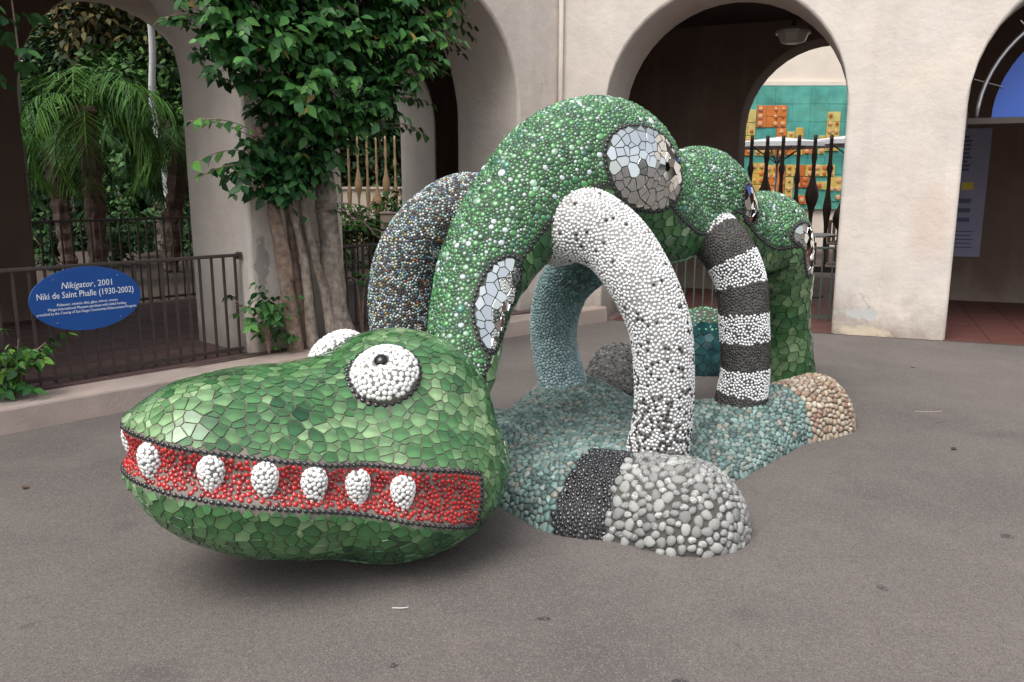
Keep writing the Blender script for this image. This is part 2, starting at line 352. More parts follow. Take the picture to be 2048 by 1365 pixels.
fence('railing', PL, 4.24, 6.66, .12, .16, 1.02, .107, .008, M['iron'], 'brown iron railing behind the kerb that carries the blue sign', 'arcade railings')
fence('railing', PL, 2.26, 4.68, 3.92, .16, 1.2, .11, .008, M['iron'], 'dark railing in the back arch in front of the palms', 'arcade railings')
fence('railing', PL, -1.2, 1.2, 3.92, .16, .92, .11, .008, M['iron'], 'dark railing in the back arch beside the hedge and cabinet', 'arcade railings')
fence('railing', PL, .76, 3.19, .5, .16, 1.0, .107, .008, M['iron'], 'dark iron railing between the vine trunk and the corner pier', 'arcade railings')
fence('railing', PR, .57, 3.15, .85, .01, .88, .115, .008, M['green_iron'], 'dark green iron railing across the wide right arch', 'arcade railings')

# ------------------------------------------------------------------ blue oval sign with its lettering
locS = PL(5.53, .03, .785); sg = empty('sign', tuple(locS), 'blue oval sign with white lettering hung on the brown railing', 'sign')
xv = -dL; zv = np.array([0, 0, 1.]); yv = -nL
mb = MB(); n = 64
ring = [(math.cos(2 * math.pi * k / n) * .395, math.sin(2 * math.pi * k / n) * .235) for k in range(n)]
mb.add([locS + xv * x + zv * z + yv * .008 for x, z in ring] + [locS + xv * x + zv * z - yv * .006 for x, z in ring],
       [tuple(range(n)), tuple(range(n, 2 * n))[::-1]] + [(k, k + n, (k + 1) % n + n, (k + 1) % n) for k in range(n)])
mb.build('panel', M['blue_sign'], sg, locS, bevel=.002)
def text(s, size, x, z, parent, m, base, xv, yv, top, shear=0, name='lettering', sx=1.0, align='CENTER'):
    cu = bpy.data.curves.new('t', 'FONT'); cu.body = s; cu.size = size; cu.align_x = align; cu.shear = shear; cu.extrude = .0006; cu.resolution_u = 2
    o = bpy.data.objects.new('t', cu); COL.objects.link(o)
    dg = bpy.context.evaluated_depsgraph_get(); me = bpy.data.meshes.new_from_object(o.evaluated_get(dg)); bpy.data.objects.remove(o)
    zz = np.array([0, 0, 1.])
    for v in me.vertices:
        p = base + xv * (x + v.co.x * sx) + zz * (z + v.co.y) + yv * (.0092 + v.co.z); v.co = Vector(p)
    me.materials.clear(); me.materials.append(m)
    return link(bpy.data.objects.new(name, me), parent, top)
A_ = (sg, M['white_print'], locS, xv, yv, locS)
text('Nikigator', .066, -.065, .085, *A_, shear=.25, sx=.88); text(', 2001', .066, .125, .085, *A_, sx=.88)
text('Niki de Saint Phalle (1930-2002)', .066, 0, .018, *A_, sx=.80)
text('Polyester, ceramic tiles, glass, mirror, stones', .028, 0, -.038, *A_, shear=.2, sx=.85)
text('Mingei International Museum purchase with initial funding', .028, 0, -.068, *A_, sx=.85)
text('provided by the County of San Diego Community Enhancement Program', .028, 0, -.098, *A_, sx=.85)
for x, z in ((-.22, .155), (.23, .155), (-.22, -.16), (.23, -.16)):
    MB().lathe([(.0055, 0), (.0055, .002), (.003, .004)], (0, 0, 0), 8)
    b = MB(); b.tube([locS + xv * x + zv * z + yv * .008, locS + xv * x + zv * z + yv * .012], [.006, .004], 8); b.build('screw', M['steel'], sg, locS)

# ------------------------------------------------------------------ leaves, vine and shrubs
LV = np.array([(0, 0, 0), (-.27, .28, .07), (-.30, .5, .06), (-.16, .8, 0), (0, 1.05, -.10), (.16, .8, 0), (.30, .5, .06), (.27, .28, .07), (0, .3, 0), (0, .55, -.01), (0, .82, -.05)])
LT = np.array([(0, 8, 1), (1, 8, 9), (1, 9, 2), (2, 9, 10), (2, 10, 3), (3, 10, 4), (0, 7, 8), (7, 9, 8), (7, 6, 9), (6, 10, 9), (6, 5, 10), (5, 4, 10)])
def leaf_mats(P, D, Nn, size):
    """frames for leaves: P base, D pointing direction, Nn rough normal"""
    D = D / np.linalg.norm(D, axis=1)[:, None]; X = np.cross(D, Nn); X /= np.linalg.norm(X, axis=1)[:, None] + 1e-9; Z = np.cross(X, D)
    return np.stack([X, D, Z], 2) * np.asarray(size)[:, None, None]
def leaf_mesh(name, P, D, Nn, size, col, m):
    Rm = leaf_mats(P, D, Nn, size); V = np.einsum('nij,kj->nki', Rm, LV) + P[:, None, :]
    T = (LT[None] + (np.arange(len(P)) * len(LV))[:, None, None]).reshape(-1, 3)
    return trimesh(name, V, T, np.repeat(col, len(LV), 0), True, m)
def inpoly(x, y, poly):
    c = False; j = len(poly) - 1
    for i in range(len(poly)):
        if (poly[i][1] > y) != (poly[j][1] > y) and x < (poly[j][0] - poly[i][0]) * (y - poly[i][1]) / (poly[j][1] - poly[i][1]) + poly[i][0]: c = not c
        j = i
    return c
def greens(n, dark, light, bias=1.0):
    f = rng.random(n)[:, None] ** bias; g_ = np.array(dark) * (1 - f) + np.array(light) * f
    return g_ * rng.uniform(.8, 1.2, (n, 1))
def spray(base, out, nleaf, length, size, up=.2):
    """a twig of leaves hanging from base towards out"""
    P, D, Nn = [], [], []; d = np.array(out, float); d /= np.linalg.norm(d)
    side = np.cross(d, [0, 0, 1.]); side /= np.linalg.norm(side) + 1e-9
    for i in range(nleaf):
        f = (i + .5) / nleaf; p = base + d * length * f + np.array([0, 0, -.35 * length * f * f + up * length * f])
        sgn = 1 if i % 2 else -1
        dd = side * sgn * random.uniform(.4, 1) + d * random.uniform(.1, .8) + np.array([0, 0, random.uniform(-1.1, -.25)])
        nn = d * .7 + np.array([0, 0, .8]) + rng.normal(0, .3, 3)
        P.append(p); D.append(dd); Nn.append(nn)
    return P, D, Nn
vlo = tuple(PL(3.7, -.18, .17)); vine = empty('climbing_vine', vlo, 'large green leafy vine climbing the stucco pillar on many trunks', 'vine')
poly = [(4.86, 3.9), (4.81, 2.72), (4.62, 2.46), (4.40, 2.32), (4.34, 1.80), (4.42, 1.72), (4.34, 1.64), (4.22, 1.54), (4.08, 1.40), (3.86, 1.58), (3.52, 1.93), (3.1, 2.25), (2.85, 2.55), (2.5, 2.9), (2.25, 3.2), (2.15, 3.9)]
P, D, Nn, dep = [], [], [], []
ns = 0
while ns < 1900:
    t = random.uniform(2.1, 4.95); z = random.uniform(1.2, 3.9)
    if not inpoly(t, z, poly): continue
    if noise.noise(Vector((t * 2.2, z * 2.2, 3))) < -.42: continue
    edge = min(1, max(.25, (z - 1.2) / 1.2)); a = -.10 - random.random() ** 1.2 * .60 * edge
    b = PL(t, a, z); out = -nL * random.uniform(.35, 1.1) + dL * random.uniform(-.9, .9) + np.array([0, 0, random.uniform(-.3, .45)])
    p, d, n_ = spray(b, out, random.randint(6, 9), random.uniform(.18, .36), .1)
    P += p; D += d; Nn += n_; dep += [a] * len(p); ns += 1
for (t, z, out, L_, nl) in ((4.36, 2.0, dL * 1 + [0, 0, .25], .5, 11), (4.33, 1.85, dL * .9 + [0, 0, -.1], .45, 9), (2.9, 2.12, -dL * 1 - nL * .2, .4, 9), (3.5, 1.35, -dL - nL * .4 + [0, 0, -.2], .55, 12), (3.6, 1.42, -dL * .6 - nL * .6, .4, 9), (4.66, 2.85, dL, .35, 8), (2.35, 2.95, -dL - nL * .3, .35, 10), (2.5, 2.7, -dL - nL * .3, .3, 8), (2.25, 3.2, -dL - nL * .3 + [0, 0, -.2], .4, 10), (2.75, 2.4, -dL - nL * .3, .3, 8)):
    for rep in range(2):
        p, d, n_ = spray(PL(t, -.3 + rng.normal(0, .05), z + rng.normal(0, .04)), out, nl, L_, .1); MB().tube([p[0] - (p[1] - p[0]) * 3] + p, .004, 5).build('twig', M['bark_brown'], vine, vlo); P += p; D += d; Nn += n_; dep += [-.6] * len(p)
P, D, Nn, dep = map(np.array, (P, D, Nn, dep)); size = .045 + .08 * rng.random(len(P)) ** 1.1
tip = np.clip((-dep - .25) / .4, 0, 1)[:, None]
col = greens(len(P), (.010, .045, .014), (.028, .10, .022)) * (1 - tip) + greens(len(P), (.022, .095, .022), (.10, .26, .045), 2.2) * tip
old = rng.random(len(P)) < .012; col[old] = np.array([.20, .15, .03]) * rng.uniform(.6, 1.2, (old.sum(), 1))
order = np.argsort(-(size * (1 + .8 * tip[:, 0]))); big = order[:280]; rest = order[280:]
tmpl = []
for c in ((.022, .09, .024), (.03, .12, .028), (.05, .17, .034), (.09, .25, .045)):
    tmpl.append(trimesh('leaf', LV, LT, np.tile(c, (len(LV), 1)), True, M['leaf']))
RM = leaf_mats(P[big], D[big], Nn[big], size[big])
for i, k in enumerate(big):
    o = link(bpy.data.objects.new('leaf', random.choice(tmpl)), vine, vlo)
    m4 = np.eye(4); m4[:3, :3] = RM[i]; m4[:3, 3] = P[k]; o.matrix_basis = Matrix(m4.tolist())
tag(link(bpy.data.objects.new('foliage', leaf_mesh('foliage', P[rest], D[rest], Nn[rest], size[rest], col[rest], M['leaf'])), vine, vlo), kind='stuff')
stems = [([(3.58, 2.3), (3.56, 1.97), (3.54, 1.65), (3.52, 1.26), (3.50, .81), (3.47, .45), (3.44, .16)], [.065, .07, .085, .092, .098, .105, .15], -.20, 'bark'),
         ([(4.15, 2.1), (4.05, 1.61), (4.04, 1.32), (3.99, .98), (3.94, .63), (3.90, .34), (3.89, .16)], [.035, .045, .05, .055, .06, .065, .075], -.16, 'bark_brown'),
         ([(4.0, 2.2), (3.96, 1.9), (3.87, 1.4), (3.83, .97), (3.79, .62), (3.77, .16)], [.022, .026, .032, .036, .042, .05], -.10, 'bark_brown'),
         ([(3.85, 2.2), (3.86, 1.78), (3.78, 1.31), (3.70, .96), (3.61, .59), (3.55, .16)], [.022, .026, .03, .034, .04, .055], -.24, 'bark'),
         ([(3.72, 2.3), (3.70, 1.91), (3.69, 1.48), (3.67, 1.13), (3.66, .77), (3.62, .16)], [.02, .022, .026, .028, .03, .04], -.06, 'bark'),
         ([(3.92, 1.5), (3.80, 1.0), (3.78, .80), (3.76, .5), (3.74, .16)], [.02, .038, .042, .044, .055], -.20, 'bark'),
         ([(3.42, 1.5), (3.40, 1.0), (3.40, .6), (3.36, .16)], [.018, .022, .028, .035], -.10, 'bark_brown'),
         ([(4.2, 2.0), (4.12, 1.6), (4.00, 1.2), (3.93, .8)], [.02, .025, .03, .03], -.20, 'bark_brown')]
def crom(pts, n=6):
    pts = [np.array(p, float) for p in pts]; out = []
    for i in range(len(pts) - 1):
        p0, p1, p2, p3 = pts[max(i - 1, 0)], pts[i], pts[i + 1], pts[min(i + 2, len(pts) - 1)]
        for k in range(n):
            t = k / n; out.append(.5 * (2 * p1 + (p2 - p0) * t + (2 * p0 - 5 * p1 + 4 * p2 - p3) * t * t + (3 * p1 - p0 - 3 * p2 + p3) * t ** 3))
    return out + [pts[-1]]
for pts, rr, a, mm in stems:
    q = crom([(*PL(t, a, z), r) for (t, z), r in zip(pts, rr)], 5)
    MB().tube([p[:3] for p in q], [p[3] for p in q], 14, wob=.35).build('trunk', M[mm], vine, vlo, smooth=True)
MB().tube(crom([PL(3.5, -.3, 1.38), PL(3.3, -.38, 1.3), PL(3.15, -.42, 1.15), PL(2.98, -.42, 1.1)], 4), .008, 6).build('twig', M['bark_brown'], vine, vlo)
MB().tube(crom([PL(3.98, -.3, 1.9), PL(3.92, -.32, 1.4), PL(3.9, -.3, .95)], 4), .006, 6).build('twig', M['leaf_dull'] if False else M['bark'], vine, vlo)

def shrub(name, base, H_, W_, nspray, label, lsize=.07, dark=(.02, .07, .02), light=(.08, .22, .04), group=None, stems_=6, cat='shrub', mleaf='leaf', up=.9, top_parts=60, sl=(.14, .3)):
    loc = tuple(base); e = empty(name, loc, label, cat, group); base = np.array(base, float)
    P, D, Nn = [], [], []; tips = []
    for i in range(stems_):
        a = 2 * math.pi * i / stems_ + random.uniform(-.4, .4); r_ = random.uniform(.25, 1) * W_
        tip = base + [math.cos(a) * r_, math.sin(a) * r_, H_ * random.uniform(.55, 1)]
        mid = base + [math.cos(a) * r_ * .35, math.sin(a) * r_ * .35, H_ * .5]
        q = crom([base, mid, tip], 5); MB().tube(q, [.012 * (1 - .7 * i_ / len(q)) * (H_ / .8) ** .5 for i_ in range(len(q))], 6).build('stem', M['bark_brown'], e, loc)
        tips.append(q)
    for k in range(nspray):
        q = random.choice(tips); p = q[random.randint(len(q) // 4, len(q) - 1)] + rng.normal(0, .05 * H_, 3)
        a = random.uniform(0, 6.28); out = np.array([math.cos(a), math.sin(a), random.uniform(-.1, .7)])
        p_, d_, n_ = spray(p, out, random.randint(5, 8), random.uniform(*sl) * (H_ / .8) ** .5, .1); P += p_; D += d_; Nn += n_
    P, D, Nn = map(np.array, (P, D, Nn)); size = rng.uniform(.6, 1.2, len(P)) * lsize
    col = greens(len(P), dark, light, 1.4)
    if not top_parts:
        tag(link(bpy.data.objects.new('foliage', leaf_mesh('foliage', P, D, Nn, size, col, M[mleaf])), e, loc), kind='stuff'); return e
    o_ = np.argsort(-size); big, rest = o_[:top_parts], o_[top_parts:]
    RM = leaf_mats(P[big], D[big], Nn[big], size[big])
    for i, k in enumerate(big):
        o = link(bpy.data.objects.new('leaf', random.choice(tmpl)), e, loc); m4 = np.eye(4); m4[:3, :3] = RM[i]; m4[:3, 3] = P[k]; o.matrix_basis = Matrix(m4.tolist())
    tag(link(bpy.data.objects.new('foliage', leaf_mesh('foliage', P[rest], D[rest], Nn[rest], size[rest], col[rest], M[mleaf])), e, loc), kind='stuff')
    return e
shrub('shrub', PL(4.12, -.1, .17), .62, .30, 46, 'small leafy shrub at the cracked foot of the vine pillar', .075)
shrub('shrub', PL(6.1, -.12, .17), .45, .28, 46, 'low green shrub on the kerb left below the blue sign', .08, light=(.16, .34, .05))
shrub('shrub', PL(6.45, -.12, .17), .8, .16, 22, 'twiggy shrub at the left picture edge against the railing', .07, light=(.14, .32, .05), stems_=4)
shrub('vine_sprout', PL(3.0, .05, .17), 1.0, .14, 10, 'thin vine sprout climbing the railing beside the big trunk', .06, stems_=2, cat='plant', top_parts=20)
loc = tuple(PL(6.2, -.12, 3.7)); e = empty('hanging_vine', loc, 'dark vine shoots hanging from the arch in the upper left corner', 'vine')
P, D, Nn = [], [], []
for k in range(7):
    t = 5.88 + k * .1; L_ = (1.35, .7, 1.15, 1.5, .9, 1.3, 1.0)[k]; q = crom([PL(t + .1, -.06, 3.75), PL(t + .04, -.2, 3.75 - L_ * .5), PL(t, -.16, 3.75 - L_)], 6)
    MB().tube(q, .006, 6).build('stem', M['bark_brown'], e, loc)
    for p in q[2:]:
        a, b, c = spray(p, rng.normal(0, 1, 3) * [1, 1, .3] - nL * .4, 7, .2, .1); P += a; D += b; Nn += c
P, D, Nn = map(np.array, (P, D, Nn))
tag(link(bpy.data.objects.new('foliage', leaf_mesh('foliage', P, D, Nn, rng.uniform(.06, .11, len(P)), greens(len(P), (.012, .05, .015), (.04, .13, .03)), M['leaf'])), e, loc), kind='stuff')

# ------------------------------------------------------------------ garden: palms, trees, hedge
def palm(base, top, r0, nf, flen, label, light, dark):
    loc = tuple(base); e = empty('palm_tree', loc, label, 'palm', 'garden palms'); base = np.array(base); top = np.array(top)
    q = crom([base, base * .5 + top * .5 + rng.normal(0, .04, 3), top], 10)
    MB().tube(q, [r0 * (1.15 if i % 2 else .9) * (1 + .25 * (i / len(q))) for i in range(len(q))], 12, wob=.4).build('trunk', M['palm_trunk'], e, loc)
    for k in range(nf):
        az = 2 * math.pi * k / nf * 2.4 + random.uniform(-.2, .2); el = R(random.uniform(-15, 75)); L_ = flen * random.uniform(.8, 1.1)
        d0 = np.array([math.cos(az), math.sin(az), 0]); V, T = [], []; n = 34; p = top.copy(); ang = el; mid = []
        for i in range(n):
            mid.append(p.copy()); ang -= R(3.1 + 1.2 * i / n * 2); p = p + (d0 * math.cos(ang) + np.array([0, 0, math.sin(ang)])) * L_ / n
        side = np.cross(d0, [0, 0, 1.])
        for i in range(4, n):
            t_ = (mid[min(i + 1, n - 1)] - mid[i - 1]); t_ /= np.linalg.norm(t_); w_ = L_ * .30 * math.sin(math.pi * min(1, .15 + .85 * i / n)) ** .7 + .05
            for sg_ in (-1, 1):
                dd = side * sg_ * .8 + t_ * .75 + np.array([0, 0, random.uniform(-.75, .15)]) + rng.normal(0, .08, 3); dd /= np.linalg.norm(dd)
                b = len(V); wd = np.cross(dd, [0, 0, 1.]); wd = wd / (np.linalg.norm(wd) + 1e-9) * .009
                V += [mid[i] - wd, mid[i] + wd, mid[i] + dd * w_ * .6 + wd * .9 + [0, 0, -.01], mid[i] + dd * w_ * .6 - wd * .9 + [0, 0, -.01], mid[i] + dd * w_ + [0, 0, -.07 * w_ * 3]]
                T += [(b, b + 1, b + 2), (b, b + 2, b + 3), (b + 3, b + 2, b + 4)]
        for i in range(n - 1):
            b = len(V); V += [mid[i] - side * .008, mid[i] + side * .008, mid[i + 1] + side * .006, mid[i + 1] - side * .006]; T += [(b, b + 1, b + 2), (b, b + 2, b + 3)]
        f = random.random(); c = np.array(dark) * (1 - f) + np.array(light) * f
        link(bpy.data.objects.new('frond', trimesh('frond', V, T, np.tile(c, (len(V), 1)) * np.repeat(rng.uniform(.55, 1.25, (len(V) + 4) // 5), 5)[:len(V), None], False, M['leaf_dull'])), e, loc)
palm((-6.28, 12.5, .1), (-6.25, 12.5, 2.75), .12, 30, 1.75, 'bright green feathery palm seen whole through the left arch', (.11, .25, .03), (.04, .13, .02))
palm((-6.05, 14.6, .1), (-5.6, 14.4, 2.5), .13, 24, 1.7, 'darker palm leaning right behind the bright one', (.07, .18, .03), (.02, .07, .02))
palm((-7.6, 14.2, .1), (-7.7, 14.2, 2.2), .12, 22, 1.5, 'low dark palm beside the smooth grey trunk', (.05, .14, .03), (.02, .06, .02))
def tree(base, H_, crown, nleaf, label, lsize, light, dark, trunk_m='bark', r0=.2, clumps=22, cat='tree'):
    loc = tuple(base); e = empty('tree', loc, label, cat, 'trees behind the arcade'); base = np.array(base, float); top = base + [0, 0, H_]
    c0 = base + [0, 0, H_]; rx, ry, rz = crown
    MB().tube(crom([base, base + [.1, 0, H_ * .4], c0], 6), [r0, r0 * .95, r0 * .9, r0 * .85, r0 * .8, r0 * .75, r0 * .7, r0 * .6, r0 * .5, r0 * .4, r0 * .3, r0 * .2, r0 * .15], 12, wob=.2).build('trunk', M[trunk_m], e, loc, smooth=True)
    P, D, Nn, col = [], [], [], []
    for k in range(clumps):
        v = rng.normal(0, 1, 3); v /= np.linalg.norm(v); v *= rng.random() ** .4; cc = c0 + v * [rx, ry, rz]; rc = random.uniform(.25, .45) * min(rx, rz)
        MB().tube([c0 - [0, 0, rz * .5], (c0 + cc) / 2 + rng.normal(0, .1, 3), cc], [r0 * .3, r0 * .2, r0 * .06], 6).build('limb', M[trunk_m], e, loc)
        m_ = nleaf // clumps; u = rng.normal(0, 1, (m_, 3)); u /= np.linalg.norm(u, axis=1)[:, None]; u *= rng.random((m_, 1)) ** .45
        P.append(cc + u * rc * [1.2, 1.2, .9]); D.append(u + rng.normal(0, .6, (m_, 3)) + [0, 0, -.3]); Nn.append(u + [0, 0, .9] + rng.normal(0, .4, (m_, 3)))
        col.append(greens(m_, dark, light, 1.6) * random.uniform(.7, 1.25))
    P, D, Nn, col = map(np.concatenate, (P, D, Nn, col))
    tag(link(bpy.data.objects.new('crown', leaf_mesh('crown', P, D, Nn, rng.uniform(.7, 1.3, len(P)) * lsize, col, M['leaf_dull'])), e, loc), kind='stuff')
    return e
tree((-12.3, 23, 0), 5.3, (3.2, 2.4, 2.4), 9000, 'broad dark evergreen tree behind the bright palm', .22, (.06, .11, .03), (.012, .03, .012))
tree((-8.8, 21, 0), 6.0, (2.2, 2.0, 2.4), 7000, 'tall tree with bronze tinted leaves above the palms', .2, (.20, .14, .04), (.02, .04, .015))
tree((-8.3, 19.5, 0), 3.0, (1.6, 1.6, 1.9), 6500, 'leafy tree low behind the leaning palm', .16, (.09, .20, .04), (.015, .05, .015))
tree((-13.0, 20, 0), 2.6, (2.0, 1.6, 1.9), 6000, 'dark bushy tree at the left behind the grey trunk', .18, (.04, .10, .03), (.012, .04, .015))
tree((-3.0, 27, 0), 4.6, (3.4, 1.8, 3.4), 11000, 'dark spreading tree behind the golden wooden poles', .2, (.05, .10, .03), (.01, .028, .012), clumps=30)
tree((-1.2, 26, 0), 3.2, (2.4, 1.6, 2.8), 9000, 'dark low tree right of the golden poles', .2, (.04, .09, .03), (.01, .028, .012), clumps=30)
tree((-15.5, 25, 0), 4.0, (3, 2, 3.5), 9000, 'dark tree furthest left behind the garden', .24, (.04, .09, .03), (.01, .028, .012), clumps=30)
tree((-10.5, 26, 0), 3.0, (3.2, 1.6, 3.0), 12000, 'dark tree mass low behind the palm garden', .24, (.03, .07, .025), (.008, .022, .01), clumps=36)
tree((-5.6, 25, 0), 3.6, (1.6, 1.6, 2.6), 6000, 'fine leaved tree behind the vine pillar', .16, (.06, .12, .03), (.012, .03, .012))
loc = (-6.95, 11.6, .1); e = empty('palm_tree', loc, 'thick smooth grey palm trunk at the left edge of the back arch', 'palm')
MB().tube(crom([(-6.95, 11.6, .1), (-6.85, 11.6, 1.5), (-6.8, 11.6, 3.2), (-6.78, 11.6, 5.6)], 8), [.17 - .002 * i for i in range(25)], 16, wob=.08).build('trunk', M['smooth_trunk'], e, loc, smooth=True)
for i in range(14): MB().tube([(-6.95 + .1 * min(1, (.35 + i * .28) / 1.5), 11.6, .35 + i * .28), (-6.95 + .1 * min(1, (.365 + i * .28) / 1.5), 11.6, .365 + i * .28)], .168, 16).build('leaf_scar', M['palm_trunk'], e, loc, smooth=True)
loc = (-7.0, 17, 0); e = empty('pale_trunk', loc, 'slim white tree trunk rising behind the palms', 'tree')
MB().tube(crom([(-6.95, 17, 0), (-7.0, 17, 1.6), (-7.15, 17, 3.2), (-7.06, 17, 4.6), (-7.2, 17, 7)], 6), [.065] * 25, 12, wob=.12).build('trunk', M['white_trunk'], e, loc, smooth=True)
for i, (x, y, h, w_, lab) in enumerate(((-7.4, 15.6, 1.0, .7, 'dark shrub under the palms left of the white trunk'), (-6.3, 16.4, 1.25, .7, 'pale green shrub right of the white trunk'), (-8.4, 15, .9, .8, 'dark low shrub behind the left railing'), (-5.9, 17.8, 1.6, .8, 'tall shrub at the right side of the left arch'), (-7.9, 17.5, 1.4, .9, 'shrub deep in the palm garden'))):
    shrub('garden_shrub', (x, y, .1), h, w_, 150, lab, .10, dark=(.012, .045, .015), light=(.06, .15, .03), group='shrubs in the palm garden', stems_=9, mleaf='leaf_dull', top_parts=0)
def tall_hedge(x0, x1, y, h, n, label):
    loc = ((x0 + x1) / 2, y, 0); e = empty('tall_hedge', loc, label, 'hedge', 'tall hedges behind the gardens')
    for k in range(int((x1 - x0) / .9)): 
        x = x0 + .45 + k * .9; MB().tube(crom([(x, y, 0), (x + random.uniform(-.15, .15), y, h * .5), (x + random.uniform(-.3, .3), y, h * .9)], 4), [.06, .055, .05, .045, .04, .035, .03, .025, .02], 8).build('stem', M['bark'], e, loc)
    P = np.stack([rng.uniform(x0, x1, n), y + rng.normal(0, .22, n), rng.random(n) * h], 1); P[:, 2] *= 1 + .10 * np.sin(P[:, 0] * 1.9) + .06 * np.sin(P[:, 0] * 5.1); P[:, 1] += .25 * np.sin(P[:, 0] * 3.1 + P[:, 2] * 2)
    D = rng.normal(0, 1, (n, 3)) + [0, -.3, -.3]; Nn = rng.normal(0, .5, (n, 3)) + [0, -.6, .7]
    tag(link(bpy.data.objects.new('foliage', leaf_mesh('foliage', P, D, Nn, rng.uniform(.14, .28, n), greens(n, (.010, .03, .012), (.045, .10, .03), 1.8), M['leaf_dull'])), e, loc), kind='stuff')
tall_hedge(-18, -7.2, 19.6, 3.0, 15000, 'tall dark hedge closing the palm garden')
tall_hedge(-8.5, .4, 23.6, 4.3, 17000, 'tall dark hedge behind the low white garden wall')
tree((-4.7, 15.2, .1), 6.6, (3.6, 3.0, 1.7), 9000, 'big shade tree whose crown hangs over the palm garden', .2, (.05, .10, .03), (.012, .035, .014), r0=.16, clumps=40)  # crown added mostly above the view to block sky light over the garden
# hedge, cabinet, low wall and carved poles beyond the middle arch
for i, (x, y, h, w_, lab) in enumerate(((-3.1, 15.2, 1.25, .55, 'round clipped hedge bush left of the beige cabinet'), (-2.55, 15.6, 1.15, .5, 'hedge bush touching the beige cabinet'), (-2.2, 17.2, 1.5, .5, 'hedge bush behind the beige cabinet'))):
    shrub('hedge_bush', (x, y, .1), h, w_, 330, lab, .075, dark=(.025, .09, .015), light=(.08, .22, .03), group='hedge bushes', stems_=14, mleaf='leaf_dull', top_parts=0, sl=(.1, .22))
loc = (-2.16, 15.4, .1); e = empty('utility_cabinet', loc, 'beige utility cabinet with louvres beside the hedge', 'cabinet')
MB().ab(-2.40, -1.85, 15.2, 15.7, .1, 1.10).build('body', M['cab'], e, loc, bevel=.01)
MB().ab(-2.42, -1.83, 15.18, 15.72, 1.101, 1.13).build('lid', M['cab'], e, loc, bevel=.006)
for k in range(3): MB().ab(-2.34, -2.24, 15.192, 15.204, .93 - k * .035, .944 - k * .035).build('louvre', M['dark'], e, loc)
MB().ab(-2.2, -2.06, 15.3, 15.4, 1.131, 1.16).build('hasp', M['dark'], e, loc)
loc = (-3.2, 22.4, .1); e = empty('garden_wall', loc, 'low white garden wall behind the golden poles', 'wall')
MB().ab(-5.2, -1.2, 22.3, 22.5, 0, 1.52).build('wall', M['cream'], e, loc); MB().ab(-5.25, -1.15, 22.25, 22.55, 1.521, 1.58).build('coping', M['cream'], e, loc)
def pole_profile(h, kind):
    b = [.05, .16, .10][kind]; c = [.45, .38, .55][kind]
    pr = []
    for i in range(25):
        f = i / 24; r = .036 + b * math.exp(-((f - c) / .09) ** 2) + .03 * math.exp(-((f - c - .3) / .03) ** 2)
        if kind == 2: r += .04 * math.exp(-((f - .15) / .06) ** 2)
        pr.append((r * .62, f * h))
    return pr
names = ('plain thin', 'paddle shaped', 'double bulged')
def poles(x0, x1, y0, y1, n, ztop, m, what, scale):
    loc = ((x0 + x1) / 2, (y0 + y1) / 2, .1); e = empty('carved_screen', loc, what, 'screen')
    MB().box(((x0 + x1) / 2, (y0 + y1) / 2, .16), ((x1 - x0) / 2, (y1 - y0) / 2, 0), (0, .05, 0), (0, 0, .05)).build('base_beam', M[m], e, loc)
    for i in range(n):
        f = i / (n - 1); k = [0, 0, 2, 0, 1, 2, 0, 1, 0, 2][i % 10]
        pr = [(r * scale, z) for r, z in pole_profile(ztop - .2, k)]
        b = MB().lathe(pr, (0, 0, 0), 12); b.v = [(x + x0 + (x1 - x0) * f, y * .6 + y0 + (y1 - y0) * f, z + .2) for x, y, z in b.v]
        b.build('pole', M[m], e, loc, smooth=True)
poles(-4.3, -2.45, 21, 21, 9, 2.82, 'wood_gold', 'row of golden carved wooden poles beyond the middle arch', 1.15)
poles(3.95, 5.95, 14.9, 14.3, 9, 2.46, 'wood_dark', 'row of dark carved wooden poles in front of the mural', 1.45)

# ------------------------------------------------------------------ court behind the right arch
loc = (8, 22.5, 0); e = empty('court_building', loc, 'cream building wall behind the teal mural', 'building')
MB().ab(1, 16, 22.3, 22.8, 0, 8).build('wall', M['cream'], e, loc); MB().ab(4.9, 10.1, 22.22, 22.298, 4.16, 4.26).build('ledge', M['cream'], e, loc)
MB().ab(.4, .95, 14.4, 22.8, 0, 7).build('side_wall', M['cream'], e, loc)
loc = (7.3, 22.2, 1.0); e = empty('mural', loc, 'teal relief mural with yellow and orange blocks and discs', 'mural')
def X(px): return (px - 1024) / 1650 * 22.35
def Z(py): return 1.6 + (372 - py) / 1650 * 22.35 * .985
kx = 0
for ix in range(11):          # teal ground of square panels
    for iz in range(7):
        x0 = 5.0 + ix * .46; z0 = 1.0 + iz * .45
        b = MB().ab(x0, x0 + .455, 22.2 - random.uniform(0, .012), 22.28, z0, z0 + .445); b.build('tile', M['teal_tile'], e, loc)
def block(x0, x1, z0, z1, m, d=.03): MB().ab(x0, x1, 22.165 - d, 22.19, z0, z1).build('relief_block', M[m], e, loc, bevel=.006)
def disc(x, z, r, m='peach_disc', d=.05):
    b = MB().lathe([(r, 0), (r, .012), (r * .75, .022), (r * .55, .012), (r * .35, .024), (.01, .026)], (0, 0, 0), 14)
    b.v = [(x + p[0], 22.155 - p[2], z + p[1]) for p in b.v]; b.build('disc', M[m], e, loc, smooth=True)
mrng = random.Random(11)
cx = [5.75, 6.25, 6.75, 7.25, 7.75, 8.25, 8.75]
